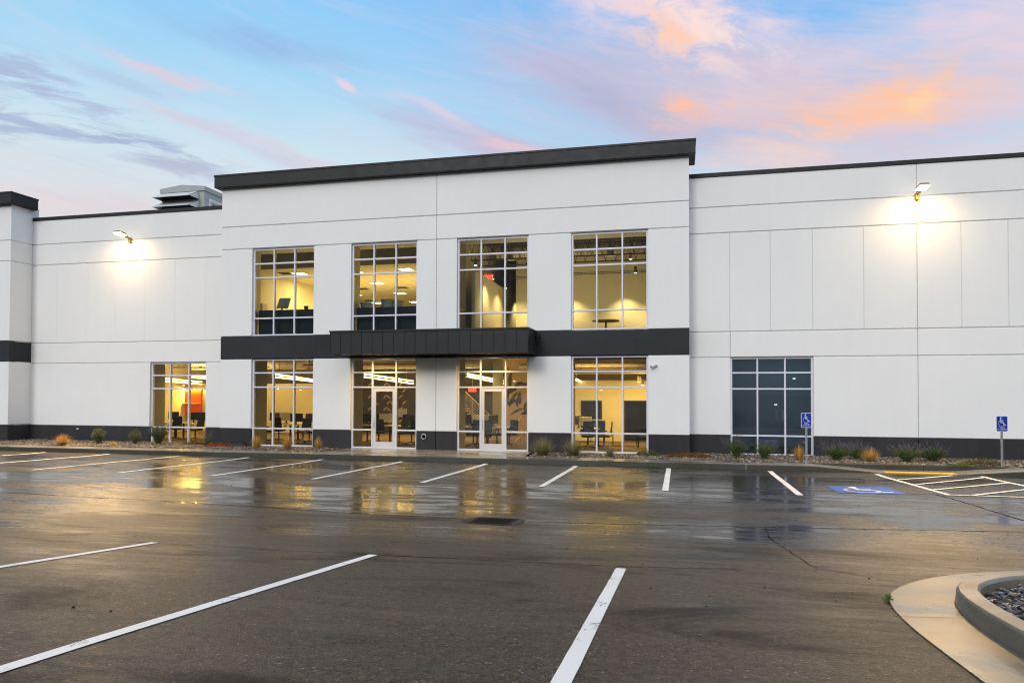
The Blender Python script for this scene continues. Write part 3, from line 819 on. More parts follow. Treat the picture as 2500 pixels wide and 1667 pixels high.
# canopy
cn = MB(); cx0, cx1, cy0, cz0, cz1 = -12.32, -4.965, 23.52, 3.53, 4.30
cn.box(cx0, cx1, cy0, Y0-.001, cz0, cz1)
cn.bbox(cx0-.03, cx1+.03, cy0-.03, Y0-.002, cz1-.0, cz1+.065, .006)
nb = 18
for i in range(nb+1):
    xx = cx0+(cx1-cx0)*i/nb; cn.box(max(cx0, xx-.009), min(cx1, xx+.009), cy0-.02, cy0-.0005, cz0+.004, cz1-.002)
for yy in (24.0, 24.45): cn.box(cx1+.0005, cx1+.02, yy-.009, yy+.009, cz0+.004, cz1-.002)
cn.box(cx0-.012, cx1+.012, cy0-.024, cy0+.03, cz0-.03, cz0+.003)
cn.box(cx1-.03, cx1+.012, cy0+.031, Y0-.003, cz0-.03, cz0+.0025); cn.box(cx0-.012, cx0+.03, cy0+.031, Y0-.003, cz0-.03, cz0+.0025)
cob = cn.build('canopy', M['fascia'], BLD)
sc_ = MB(); sc_.bbox(cx1+.021, cx1+.13, 24.78, 24.93, 4.10, 4.27, .006); sc_.bbox(cx1+.035, cx1+.115, 24.80, 24.91, 3.98, 4.10, .004)
sc_.build('scupper', M['fascia'], cob)
for xx in (-10.87, -6.6):
    d = MB(); d.lathe([(.06, 0), (.06, -.006), (.05, -.007)], (xx, 24.55, cz0-.0005), 20); d.build('recessed_light', [M['canopyglow']], cob)

# ------------------------------------------------------------------ interior shells (children of the building)
def shell(name, mat, boxes):
    for q in boxes:
        s_ = MB(); s_.box(*q[:6]); s_.build(name, mat, BLD)
shell('ground_floor', M['carpet'], [(XF+.4, -17.65, YW+.32, 44, -.2, -.002), (-17.64, .1, Y0+.30, 44, -.2, -.001), (.11, 9, YW+.32, 44, -.2, -.002)])
shell('upper_floor', M['brownin'], [(-17.64, .1, Y0+.30, 44, 4.02, 4.12)])
shell('exposed_ceiling', M['brownin'], [(-30, -17.65, YW+.32, 44, 4.0, 4.12), (.11, 9, YW+.32, 44, 4.0, 4.12)])
# piers beside each window
shell('pier', M['greyin'], [(W[i][0]-.45, W[i][0]-.01, Y0+.29, Y0+1.15, 0, 4.0) for i in (1, 2, 3, 4)])
shell('pier', M['greyin'], [(WL[0]-.45, WL[0]-.01, YW+.29, YW+.95, 0, 4.0)])
shell('upper_pier', M['cream'], [(W[i][0]-.3, W[i][0]-.02, Y0+.29, Y0+.29+dd, 4.13, 8.9) for i, dd in ((1, .35), (2, .55))])
shell('upper_pier', M['greyin'], [(W[3][0]-.3, W[3][0]-.02, Y0+.29, Y0+1.2, 4.13, 8.9)])
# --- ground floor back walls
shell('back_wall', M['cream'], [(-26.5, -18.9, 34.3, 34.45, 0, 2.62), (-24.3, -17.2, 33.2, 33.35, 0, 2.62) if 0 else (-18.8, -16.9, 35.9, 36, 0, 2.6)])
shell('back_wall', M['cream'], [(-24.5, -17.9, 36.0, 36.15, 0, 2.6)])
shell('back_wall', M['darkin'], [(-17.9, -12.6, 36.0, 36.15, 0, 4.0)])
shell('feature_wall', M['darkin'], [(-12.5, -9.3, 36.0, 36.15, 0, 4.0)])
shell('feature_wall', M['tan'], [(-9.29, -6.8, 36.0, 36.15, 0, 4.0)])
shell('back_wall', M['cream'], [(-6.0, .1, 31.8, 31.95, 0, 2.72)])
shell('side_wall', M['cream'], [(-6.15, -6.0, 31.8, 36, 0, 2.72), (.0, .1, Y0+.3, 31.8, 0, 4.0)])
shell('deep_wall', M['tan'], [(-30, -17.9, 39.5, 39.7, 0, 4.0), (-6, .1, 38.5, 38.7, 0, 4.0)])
shell('dividing_wall', M['cream'], [(-26.9, -26.7, YW+.4, 39.5, 0, 4.0)])
shell('column', M['cream'], [(at_y(1100+402/3.92, 960, 31.).x, at_y(1100+482/3.92, 960, 31.).x, 31., 31.4, 0, 4.0)])
# --- upper floor
CZU = 7.42
t = NT('ceiling_tiles'); p = t.pos(); X = t.xyz(p)
fx_ = t.math('FRACT', t.math('DIVIDE', X[0], .61)); fy_ = t.math('FRACT', t.math('DIVIDE', X[1], .61))
ln = t.math('MAXIMUM', t.math('LESS_THAN', fx_, .045), t.math('LESS_THAN', fy_, .045))
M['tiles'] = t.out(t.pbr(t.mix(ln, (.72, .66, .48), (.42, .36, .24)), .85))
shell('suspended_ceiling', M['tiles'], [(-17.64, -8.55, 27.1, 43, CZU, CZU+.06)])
shell('ceiling_bulkhead', M['greyin'], [(-17.64, -8.55, 27.02, 27.1, CZU-.02, 8.9), (-17.64, -8.55, Y0+.29, 27.02, 8.3, 8.4)])
shell('upper_back_wall', M['cream'], [(-17.64, -8.55, 43, 43.1, 4.12, 8.4), (-7.1, .1, 31.0, 31.15, 4.12, 8.9)])
shell('upper_side_wall', M['cream'], [(-17.8, -17.64, Y0+.35, 43, 4.12, 8.8), (-7.85, -7.7, 26.5, 38, 4.12, 6.9), (-8.55, -8.4, Y0+.35, 43, 4.12, 8.9), (0, .1, Y0+.35, 31, 4.12, 8.9)])
shell('corridor_wall', M['cream'], [(-7.7, -7.1, 38, 38.1, 4.12, 8.9)])
M['deckup'] = simple('grey_exposed_deck', (.24, .22, .16), .8, 0, .15, 2)
shell('upper_deck', M['deckup'], [(-8.39, .1, Y0+.29, 43, 8.75, 8.85)])
# right wing room
area('lamp_or_fill_glow', (4, 28.5, 3.4), 3, 2, 14, (.7, .85, 1)) if 0 else None
shell('room_wall', M['greyin'], [(.2, 8.5, 30.5, 30.6, 0, 4.0), (8.5, 8.6, YW+.3, 30.5, 0, 4.0)])
# dark relites in the back walls
def relite(x0, x1, z0, z1, Y):
    f = MB(); f.bbox(x0-.06, x1+.06, Y-.05, Y-.002, z0-.06, z1+.06, .005); o = f.build('interior_window', M['black'], BLD)
    g = MB(); g.box(x0, x1, Y-.056, Y-.0505, z0, z1); g.build('interior_pane', simple('dark_interior_glass', (.012, .013, .016), .08), o)
def reg(zm, a, b_, Yw):      # rectangle on the plane y=Yw seen between two photo points
    p, q = at_y(zm[0]+a[0]/zm[2], zm[1]+a[1]/zm[2], Yw), at_y(zm[0]+b_[0]/zm[2], zm[1]+b_[1]/zm[2], Yw)
    return p.x, q.x, q.z, p.z
Z2r = (500, 520, 3.92); Z3r = (1050, 520, 3.92); Z6 = (600, 840, 3.92); Z7 = (1100, 840, 3.92); ZL = (360, 870, 7.127)
for zm, a, b_, Yw in ((Z6, (365, 535), (512, 760), 35.99), (Z7, (1262, 552), (1436, 850), 31.79), (Z7, (1675, 552), (1862, 912), 31.79)):
    x0, x1, z0, z1 = reg(zm, a, b_, Yw); relite(x0, x1, z0, z1, Yw)

# ------------------------------------------------------------------ lights
def area(name, loc, sx_, sy_, power, col, rot=(0, 0, 0), spread=180, parent=None):
    l = bpy.data.lights.new(name, 'AREA'); l.shape = 'RECTANGLE'; l.size = sx_; l.size_y = sy_; l.energy = power; l.color = col; l.spread = R(spread)
    o = bpy.data.objects.new(name, l); COL.objects.link(o); o.location = loc; o.rotation_euler = rot
    return o
def spot(name, loc, power, col, ang=100, blend=.6, rot=(0, 0, 0), size=.05):
    l = bpy.data.lights.new(name, 'SPOT'); l.energy = power; l.color = col; l.spot_size = R(ang); l.spot_blend = blend; l.shadow_soft_size = size
    o = bpy.data.objects.new(name, l); COL.objects.link(o); o.location = loc; o.rotation_euler = rot
    return o
WARM = (1, .64, .20)
for x, y in ((-24, 30), (-20.5, 30), (-16.5, 30.5), (-14, 32), (-11, 31), (-9, 33)):
    area('lamp_or_fill_glow', (x, y, 3.2), 2.4, .15, 150, (1, .64, .19))
area('lamp_or_fill_glow', (-3.2, 29, 3.1), 2.5, .3, 200, (1, .68, .21))
area('lamp_or_fill_glow', (-1.2, 30, 3.1), .8, .3, 90, (1, .68, .21))
area('lamp_or_fill_glow', (-22.6, 31, 3.0), 5, .15, 420, WARM, (R(150), 0, 0))     # uplight on ducts
area('lamp_or_fill_glow', (-12.5, 32, 3.0), 7, .15, 520, WARM, (R(160), 0, 0))
area('lamp_or_fill_glow', (-3.2, 33, 2.9), 3, .15, 160, WARM, (R(160), 0, 0))
for x in (-16.2, -13.2, -10.3):
    for y in (30, 34, 38): area('lamp_or_fill_glow', (x, y, CZU-.08), 1.1, .5, 95, (1, .76, .30))
area('lamp_or_fill_glow', (-13, 31, 4.9), 8, 4, 250, (1, .74, .28), (R(180), 0, 0))
for x in (-4.6, -2.2, -.6): spot('lamp_or_fill_glow', (x, 30.35, 6.75), 260, (1, .80, .40), 110, .8)
spot('lamp_or_fill_glow', (-7.2, 27.9, 6.9), 210, (1, .79, .40), 110, .8); spot('lamp_or_fill_glow', (-7.0, 30, 6.9), 210, (1, .79, .40), 120, .8); spot('lamp_or_fill_glow', (-7.2, 33.5, 6.9), 200, (1, .79, .40), 110, .8)
spot('lamp_or_fill_glow', (-6.0, 30.2, 6.7), 160, (1, .80, .40), 110, .5)
area('lamp_or_fill_glow', (-4, 28.5, 5.0), 6, 3, 85, (1, .82, .48), (R(180), 0, 0))
area('lamp_or_fill_glow', (4, 28.5, 3.8), 3, 2, 45, (.5, .75, 1))  # added blue fill that tints the dark room, not a lamp's light
for x in (-10.87, -6.6): spot('lamp_or_fill_glow', (x, 24.66, 3.49), 210, (1, .68, .28), 165, .9, size=.07)
p_ = at_y(ZL[0]+820/ZL[2], ZL[1]+590/ZL[2], 34.0)
area('lamp_or_fill_glow', (p_.x-.6, 34.12, p_.z+.12), 1.9, .05, 130, (1, .72, .15), (R(-20), 0, 0))

# ------------------------------------------------------------------ interior things
def fix(zm, x, y): return zm[0]+x/zm[2], zm[1]+y/zm[2]
# linear pendants
def pendant(p, q, label):
    t_ = thing('linear_pendant', label, 'ceiling lamp', tuple((p+q)/2), 'linear lamps hung over the open office')
    d = (q-p).normalized(); s_ = Vector((-d.y, d.x, 0)).normalized()*.04
    f = MB(); v = []
    for e in (p, q):
        for a, z in ((-1, 0), (1, 0), (1, .08), (-1, .08)): v.append(e+s_*a+Vector((0, 0, z)))
    f.mesh(v, [(3, 2, 1, 0), (4, 5, 6, 7), (0, 4, 7, 3), (1, 2, 6, 5), (2, 3, 7, 6)]); f.build('housing', M['duct'], t_)
    g = MB(); g.mesh([v[0], v[1], v[5], v[4]], [(0, 1, 2, 3)])
    g2 = [v[0]+Vector((0, 0, .0)), v[4], v[4]+Vector((0, 0, .05))+s_*-.03, v[0]+Vector((0, 0, .05))+s_*-.03]
    g.mesh(g2, [(0, 1, 2, 3)])
    g3 = [v[1], v[5], v[5]+Vector((0, 0, .05))+s_*.03, v[1]+Vector((0, 0, .05))+s_*.03]; g.mesh(g3, [(0, 1, 2, 3)])
    g.build('diffuser', M['tubeglow'], t_)
    for k_ in (.15, .85):
        c_ = MB(); e = p.lerp(q, k_); c_.tube([e+Vector((0, 0, .08)), Vector((e.x, e.y, 3.99))], .005, 5); c_.build('cable', M['steel'], t_)
def pend_px(zm, a, b_, z, label): pendant(at_y(*fix(zm, *a), 27.2), at_y(*fix(zm, *b_), 33.6), label)
PL = ((Z6, (250, 290), (650, 345), 3.15, 'upper linear lamp behind the lower window left of the doors'),
      (Z6, (255, 318), (650, 362), 3.0, 'lower linear lamp behind the lower window left of the doors'),
      (Z6, (1125, 290), (1600, 358), 3.15, 'upper linear lamp behind the left entrance door glazing'),
      (Z6, (1125, 318), (1600, 383), 3.0, 'lower linear lamp behind the left entrance door glazing'),
      (Z7, (150, 288), (500, 358), 3.15, 'upper linear lamp behind the right entrance door glazing'),
      (Z7, (150, 312), (500, 382), 3.0, 'lower linear lamp behind the right entrance door glazing'),
      (Z7, (1190, 340), (1262, 370), 3.05, 'short linear lamp end in the rightmost lit lower window'),
      (ZL, (100, 378), (940, 450), 3.1, 'upper long linear lamp behind the window near the orange panel'),
      (ZL, (100, 425), (940, 490), 2.95, 'lower long linear lamp behind the window near the orange panel'),
      (ZL, (700, 335), (1100, 365), 3.3, 'high linear lamp at the right of the window near the orange panel'),
      (ZL, (700, 368), (1100, 405), 3.15, 'linear lamp above the orange panel, right of the window'))
for q in PL: pend_px(*q)
# ducts
def duct(p, q, r, label):
    f = MB(); f.tube([p, q], r, 14)
    for k_ in (.2, .5, .8):
        e = p.lerp(q, k_); d = (q-p).normalized(); f.tube([e-d*.02, e+d*.02], r+.012, 14)
    for k_ in (.1, .9):
        e = p.lerp(q, k_); f.tube([e, Vector((e.x, e.y, e.z+.5))], .01, 5)
    tag(f.build('air_duct', M['duct']), label, 'duct', 'air ducts under the ceilings')
duct(Vector((-25, 32.5, 3.55)), Vector((-18.3, 32.5, 3.55)), .24, 'round galvanised duct glowing behind the far left lower window')
duct(Vector((-17.5, 31.5, 3.5)), Vector((-8.9, 31.5, 3.5)), .22, 'round duct crossing behind the left lower windows of the centre bay')
duct(Vector((-7.7, 34.5, 3.45)), Vector((-.4, 34.5, 3.45)), .16, 'round duct behind the two right lower windows of the centre bay')
duct(Vector((-7.6, 29.5, 8.2)), Vector((-.4, 29.5, 8.2)), .28, 'big round duct high behind the two right upper windows')
for i, (a, b_) in enumerate((((-24.5, 30.2, 3.35), (-19, 30.2, 3.35)), ((-16.8, 29.5, 3.4), (-9.2, 29.5, 3.4)), ((-5.0, 30.6, 3.0), (-.3, 30.6, 3.0)), ((-5, 31.2, 3.25), (-.3, 31.2, 3.25)))):
    f = MB(); f.tube([a, b_], .035, 8)
    for k_ in (.1, .9): e = Vector(a).lerp(Vector(b_), k_); f.tube([e, (e.x, e.y, 4.0)], .008, 5)
    tag(f.build('ceiling_pipe', M['duct'] if i != 1 else M['redlight']), ['thin pipe near the ceiling in the far left window', 'thin red pipe near the ceiling left of the doors', 'lower thin pipe across the rightmost lit lower window', 'upper thin pipe across the rightmost lit lower window'][i], 'pipe', 'pipes under the ceilings')
# structural joists upstairs
for i, y in enumerate((26.6, 27.9, 29.2)):
    f = MB(); zb_ = 7.55+i*.0
    f.box(-8.3, 0, y-.03, y+.03, zb_, zb_+.05); f.box(-8.3, 0, y-.03, y+.03, 8.45, 8.5)
    for k_ in range(20):
        a = Vector((-8.3+k_*.415, y, zb_+.03)); c_ = Vector((-8.3+(k_+.5)*.415, y, 8.45)); e = Vector((-8.3+(k_+1)*.415, y, zb_+.03)); f.tube([a, c_, e], .012, 5)
    tag(f.build('roof_joist', M['brownin']), ['open web joist nearest the two right upper windows', 'middle open web joist behind the right upper windows', 'rearmost open web joist behind the right upper windows'][i], 'joist', 'open web joists')
# troffers and air grilles on the suspended ceiling
trs = [(735, 705), (575, 803), (985, 793), (905, 577), (1650, 670), (1925, 537), (1440, 560), (1440, 780), (1870, 767), (1650, 860), (2010, 850)]
lab = ['square ceiling light left of centre in the top left window', 'low ceiling light by the left jamb of the top left window', 'ceiling light at the right jamb of the top left window', 'highest ceiling light in the top left window',
       'ceiling light at the left mullion of the second upper window', 'highest and brightest ceiling light in the second upper window', 'clipped ceiling light at the upper left of the second upper window', 'clipped ceiling light at the lower left of the second upper window',
       'ceiling light over the grey boxes in the second upper window', 'lowest ceiling light behind the grey boxes of the second upper window', 'lowest ceiling light by the right jamb of the second upper window']
tp = thing('ceiling_light', lab[0], 'ceiling light', (0, 0, 0), 'square ceiling lights upstairs')
f = MB()
for q in ((-.31, .31, -.31, -.28), (-.31, .31, .28, .31), (-.31, -.28, -.28, .28), (.28, .31, -.28, .28)): f.box(q[0], q[1], q[2], q[3], -.022, -.001)
f.build('frame', M['desk'], tp)
f = MB(); f.box(-.28, .28, -.28, .28, -.012, -.002); f.build('diffuser', M['troffer'], tp)
for i, q in enumerate(trs):
    p = at_z(*fix(Z2r, *q), CZU)
    if i == 0: tp.location = p
    else: dup(tp, p, lab[i])
gp = [(775, 577, 'dark air grille beside the highest light of the top left window'), (650, 757, 'left air grille on the ceiling of the top left window'), (860, 750, 'right air grille on the ceiling of the top left window'), (1510, 725, 'left air grille on the ceiling of the second upper window'), (1885, 713, 'right air grille on the ceiling of the second upper window'), (1570, 838, 'small far air grille above the grey boxes')]
g0 = thing('air_grille', gp[0][2], 'air grille', (0, 0, 0), 'air grilles on the suspended ceiling')
f = MB()
for q in ((-.30, .30, -.30, -.27), (-.30, .30, .27, .30), (-.30, -.27, -.27, .27), (.27, .30, -.27, .27)): f.box(q[0], q[1], q[2], q[3], -.016, -.001)
f.build('frame', M['greyin'], g0)
f = MB()
for k_ in range(9): f.box(-.27, .27, -.25+k_*.06, -.225+k_*.06, -.014, -.001)
f.build('slats', M['brownin'], g0)
for i, q in enumerate(gp):
    p = at_z(*fix(Z2r, q[0], q[1]), CZU)
    if i == 0: g0.location = p
    else: dup(g0, p, q[2])
# cylinder pendants
def downlight(loc, h, label, top):
    t_ = thing('cylinder_pendant', label, 'pendant lamp', tuple(loc), 'cylinder pendants')
    f = MB(); f.lathe([(.06, .0), (.06, h), (.0, h)], loc, 14); f.build('shade', M['tan'], t_)
    f = MB(); f.lathe([(.052, -.002), (.03, -.012)], loc, 14); f.build('lens', M['downglow'], t_)
    f = MB(); f.tube([(loc[0], loc[1], loc[2]+h), (loc[0], loc[1], top)], .006, 6); f.build('stem', M['steel'], t_)
for zm, q, Yw, label in ((Z3r, (1920, 440), 28.2, 'higher cylinder pendant glowing in the rightmost upper window'), (Z3r, (1967, 572), 29.5, 'lower cylinder pendant glowing in the rightmost upper window'),
                         (Z3r, (435, 500), 27.6, 'glowing pendant near the left jamb of the third upper window'), (Z3r, (600, 633), 29.3, 'glowing pendant beside the red exit sign'), (Z3r, (725, 720), 31.6, 'small glowing pendant deepest in the third upper window')):
    p = at_y(*fix(zm, *q), Yw); downlight(tuple(p), .26, label, 8.7)
for zm, q, Yw, label in ((Z7, (1803, 362), 29.5, 'left cylinder pendant in the rightmost lit lower window'), (Z7, (1836, 388), 29.0, 'right cylinder pendant in the rightmost lit lower window')):
    p = at_y(*fix(zm, *q), Yw); downlight(tuple(p), .24, label, 3.95)
def disc(zm, q, Yw, label):
    p = at_y(*fix(zm, *q), Yw); f = MB(); f.lathe([(.05, 0), (.05, -.006)], p, 10)
    tag(f.build('recessed_downlight', M['downglow']), label, 'downlight', 'small recessed downlights')
for a in ((Z6, (308, 426), 33, 'left small downlight in the window left of the doors'), (Z6, (525, 437), 33, 'right small downlight in the window left of the doors'), (Z7, (1440, 438), 31, 'small downlight by the mullion of the rightmost lit lower window'),
          (Z7, (608, 352), 31, 'small downlight right of the right entrance door transom'), (ZL, (628, 503), 33, 'tiny downlight left of the orange panel top'),
          (Z8 := (1700, 840, 2.94), (702, 246), 29, 'small light in the upper right of the dark window'), (Z8, (570, 433), 29.5, 'tiny light in the middle of the dark window')): disc(*a)
# round diffusers upstairs
for q, Yw, label in (((1725, 408), 28.3, 'round ceiling air diffuser in the rightmost upper window'), ((765, 448), 28.3, 'round ceiling air diffuser in the third upper window'), ((765, 790), 33.5, 'small far round diffuser in the third upper window')):
    p = at_y(*fix(Z3r, *q), Yw); f = MB(); f.lathe([(.10, -.02), (.24, .0), (.25, .03), (.13, .09), (.12, 8.1-p.z)], p, 24)
    tag(f.build('air_diffuser', M['duct']), label, 'air diffuser', 'round air diffusers')
# track / cable tray
f = MB(); a = at_y(*fix(Z3r, 1330, 592), 28.8); c_ = at_y(*fix(Z3r, 2110, 558), 28.8)
for dz in (0, .07): f.tube([(a.x, a.y, a.z+dz), (c_.x, a.y, a.z+dz)], .014, 6)
for k_ in range(20): xx = a.x+(c_.x-a.x)*k_/19; f.tube([(xx, a.y, a.z), (xx, a.y, a.z+.07)], .007, 4)
tag(f.build('cable_tray', M['darkin']), 'thin cable tray crossing the rightmost upper window', 'cable tray')
f = MB(); a = at_y(*fix(Z3r, 495, 640), 29.5); c_ = at_y(*fix(Z3r, 930, 610), 29.5)
for dz in (0, .07): f.tube([(a.x, a.y, a.z+dz), (c_.x, a.y, a.z+dz)], .014, 6)
tag(f.build('cable_tray', M['darkin']), 'thin cable tray crossing the third upper window', 'cable tray')

# text helper
def text_mesh(txt, size, extr=.0):
    c_ = bpy.data.curves.new('t', 'FONT'); c_.body = txt; c_.size = size; c_.align_x = 'CENTER'; c_.align_y = 'CENTER'; c_.extrude = extr
    o = bpy.data.objects.new('t', c_); COL.objects.link(o); bpy.context.view_layer.update()
    me = bpy.data.meshes.new_from_object(o.evaluated_get(bpy.context.evaluated_depsgraph_get())); bpy.data.objects.remove(o); return me
def put_text(txt, size, mat, loc, parent, name='lettering', bold=0.):
    me = text_mesh(txt, size)
    me.transform(Matrix.Translation(loc)@Matrix.Rotation(R(90), 4, 'X'))
    me.materials.clear(); me.materials.append(mat)
    o = bpy.data.objects.new(name, me); COL.objects.link(o); setpar(o, parent); return o
def exit_sign(zm, q, Yw, label, w_=.34, h_=.22):
    p = at_y(*fix(zm, *q), Yw); t_ = thing('exit_sign', label, 'exit sign', tuple(p), 'exit signs')
    f = MB(); f.bbox(p.x-w_/2, p.x+w_/2, p.y, p.y+.05, p.z-h_/2, p.z+h_/2, .006); f.build('housing', M['exitred'], t_)
    put_text('EXIT', h_*.85, M['exitdim'], (p.x, p.y-.003, p.z), t_)
    f = MB(); f.tube([(p.x, p.y+.02, p.z+h_/2), (p.x, p.y+.02, p.z+.9)], .008, 6); f.build('stem', M['steel'], t_)
exit_sign(Z3r, (560, 616), 29.0, 'red exit sign hanging in the third upper window', .37, .27)
exit_sign(Z7, (208, 438), 28.0, 'red exit sign left of the right entrance door', .34, .2)

# desks, monitors, chairs
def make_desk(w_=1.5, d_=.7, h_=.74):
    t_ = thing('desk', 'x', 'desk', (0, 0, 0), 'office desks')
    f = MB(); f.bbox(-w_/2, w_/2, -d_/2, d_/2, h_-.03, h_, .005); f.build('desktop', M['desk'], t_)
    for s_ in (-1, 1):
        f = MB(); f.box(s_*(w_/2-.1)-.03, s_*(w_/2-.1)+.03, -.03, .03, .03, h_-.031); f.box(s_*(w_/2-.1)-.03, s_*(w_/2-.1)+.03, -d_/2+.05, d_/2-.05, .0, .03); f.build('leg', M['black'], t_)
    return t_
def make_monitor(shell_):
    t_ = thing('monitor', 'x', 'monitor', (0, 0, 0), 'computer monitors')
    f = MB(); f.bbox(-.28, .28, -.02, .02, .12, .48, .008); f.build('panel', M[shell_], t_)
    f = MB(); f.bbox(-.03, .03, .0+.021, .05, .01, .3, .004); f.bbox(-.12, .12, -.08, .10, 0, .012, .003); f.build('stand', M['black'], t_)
    return t_
def make_chair():
    t_ = thing('office_chair', 'x', 'office chair', (0, 0, 0), 'office chairs')
    f = MB(); f.bbox(-.24, .24, -.23, .23, .44, .52, .03); f.build('seat', M['black'], t_)
    f = MB(); nseg = 6
    for k_ in range(nseg):
        z0 = .56+k_*.08; yb_ = -.24-.03*math.sin(k_/nseg*3.1)-.01*k_; f.bbox(-.23+.006*k_, .23-.006*k_, yb_-.02, yb_+.02, z0, z0+.0815, .006)
    f.tube([(0, -.2, .45), (0, -.3, .5), (0, -.3, .7)], .02, 6); f.build('backrest', M['black'], t_)
    for s_ in (-1, 1):
        f = MB(); f.tube([(s_*.26, 0, .47), (s_*.28, 0, .66)], .015, 6); f.bbox(s_*.28-.04, s_*.28+.04, -.12, .12, .66, .69, .008); f.build('armrest', M['black'], t_)
    f = MB(); f.tube([(0, 0, .12), (0, 0, .44)], .03, 8)
    for k_ in range(5):
        a_ = k_*2*math.pi/5; f.tube([(0, 0, .12), (.28*math.cos(a_), .28*math.sin(a_), .07)], .018, 6, r2=.012); f.lathe([(.0, -.03), (.03, 0), (.0, .03)], (.28*math.cos(a_), .28*math.sin(a_), .032), 8)
    f.build('base', M['black'], t_)
    return t_
protos = {}
def place(kind, loc, label, rot=0):
    mk = {'desk': make_desk, 'mw': lambda: make_monitor('monwhite'), 'mb': lambda: make_monitor('black'), 'chair': make_chair}[kind]
    if kind not in protos:
        o = mk(); protos[kind] = o; o['label'] = label; o.location = loc; o.rotation_euler = (0, 0, rot); return o
    return dup(protos[kind], loc, label, rotz=rot)
def px(zm, x, Yw): return at_y(zm[0]+x/zm[2], 960, Yw).x
# far left window (near the orange panel)
place('desk', (px(ZL, 250, 28.6), 28.6, .26), 'raised white desk at the left of the far left window') if 0 else None
place('desk', (px(ZL, 300, 28.6), 28.6, 0), 'white desk at the left of the window near the orange panel')
place('desk', (px(ZL, 850, 28.3), 28.3, 0), 'white desk in front of the orange panel')
place('mb', (px(ZL, 460, 28.7), 28.7, .74), 'black monitor on the desk left of the orange panel')
place('mb', (px(ZL, 800, 28.35), 28.35, .74), 'left black monitor before the orange panel')
place('mb', (px(ZL, 930, 28.35), 28.35, .74), 'right black monitor before the orange panel')
place('chair', (px(ZL, 200, 27.7), 27.7, 0), 'black office chair at the left of the far left window', .3)
place('chair', (px(ZL, 480, 27.6), 27.6, 0), 'black office chair in the middle of the far left window', 3.4)
place('chair', (px(ZL, 840, 27.3), 27.3, 0), 'black office chair at the right of the far left window', 2.9)
# window 1
place('desk', (px(Z6, 380, 28.9), 28.9, 0), 'white desk behind the middle of the window left of the doors')
place('desk', (px(Z6, 560, 27.9), 27.9, 0), 'white desk at the right of the window left of the doors')
place('mb', (px(Z6, 285, 29.0), 29.0, .74), 'black monitor at the left in the window left of the doors', 1.1)
place('mw', (px(Z6, 388, 29.0), 29.0, .74), 'pale monitor back in the window left of the doors', .3)
place('mb', (px(Z6, 488, 28.0), 28.0, .74), 'black monitor at the middle of the window left of the doors', .9)
place('mb', (px(Z6, 630, 28.0), 28.0, .74), 'black monitor at the right jamb left of the doors', 1.1)
place('chair', (px(Z6, 200, 26.9), 26.9, 0), 'black office chair at the left pane left of the doors', 2.1)
place('chair', (px(Z6, 320, 27.8), 27.8, 0), 'black office chair beside the pale monitor', .2)
place('chair', (px(Z6, 550, 27.0), 27.0, 0), 'black office chair at the right pane left of the doors', 3.1)
place('chair', (px(Z6, 612, 26.8), 26.8, 0), 'black office chair hard by the right jamb left of the doors', 2.6)
# window 2
place('desk', (px(Z6, 1300, 28.6), 28.6, 0), 'white desk seen through the left entrance door')
place('desk', (px(Z6, 1520, 28.2), 28.2, 0), 'white desk right of the left entrance door')
place('mb', (px(Z6, 1165, 28.6), 28.6, .74), 'black monitor left of the left entrance door', .7)
place('mb', (px(Z6, 1275, 28.6), 28.6, .74), 'black monitor seen through the left entrance door', .4)
place('mw', (px(Z6, 1340, 28.6), 28.6, .74), 'pale monitor seen through the left entrance door', .2)
place('mw', (px(Z6, 1482, 28.2), 28.2, .98), 'raised pale monitor right of the left entrance door', .6)
place('mb', (px(Z6, 1560, 28.2), 28.2, .74), 'black monitor right of the left entrance door', .9)
place('chair', (px(Z6, 1275, 27.4), 27.4, 0), 'black office chair seen through the left entrance door', .4)
place('chair', (px(Z6, 1470, 27.2), 27.2, 0), 'black office chair right of the left entrance door', 2.6)
place('chair', (px(Z6, 1590, 27.4), 27.4, 0), 'black office chair near the right jamb beside the left entrance', 3.0)
# window 3
place('desk', (px(Z7, 215, 28.4), 28.4, 0), 'white desk left of the right entrance door')
place('desk', (px(Z7, 400, 28.4), 28.4, 0), 'white desk seen through the right entrance door')
place('mb', (px(Z7, 205, 28.4), 28.4, .74), 'black monitor left of the right entrance door', .9)
place('mw', (px(Z7, 250, 28.5), 28.5, .74), 'pale monitor left of the right entrance door', 1.0)
place('mb', (px(Z7, 412, 28.4), 28.4, .74), 'black monitor seen through the right entrance door', 1.1)
place('mw', (px(Z7, 345, 28.5), 28.5, .74), 'pale monitor seen through the right entrance door', .8)
place('chair', (px(Z7, 350, 27.2), 27.2, 0), 'left black office chair seen through the right entrance door', .2)
place('chair', (px(Z7, 445, 27.4), 27.4, 0), 'right black office chair seen through the right entrance door', 1.6)
place('chair', (px(Z7, 220, 27.2), 27.2, 0), 'black office chair left of the right entrance door', 2.9)
place('chair', (px(Z7, 565, 27.6), 27.6, 0), 'black office chair right of the right entrance door', 2.7)
# window 4
place('desk', (px(Z7, 1260, 28.4), 28.4, 0), 'white desk at the left of the rightmost lit lower window')
place('mb', (px(Z7, 1232, 28.4), 28.4, .74), 'black monitor in the rightmost lit lower window', 1.1)
place('mw', (px(Z7, 1288, 28.4), 28.4, .70), 'pale monitor in the rightmost lit lower window', .5)
place('chair', (px(Z7, 1315, 27.2), 27.2, 0), 'big black office chair in the rightmost lit lower window', 3.2)
place('chair', (px(Z7, 1468, 27.4), 27.4, 0), 'black office chair at the middle pane of the rightmost lit lower window', 1.7)
place('chair', (px(Z7, 1390, 27.9), 27.9, 0), 'black office chair behind the left mullion of the rightmost lit lower window', 2.4)
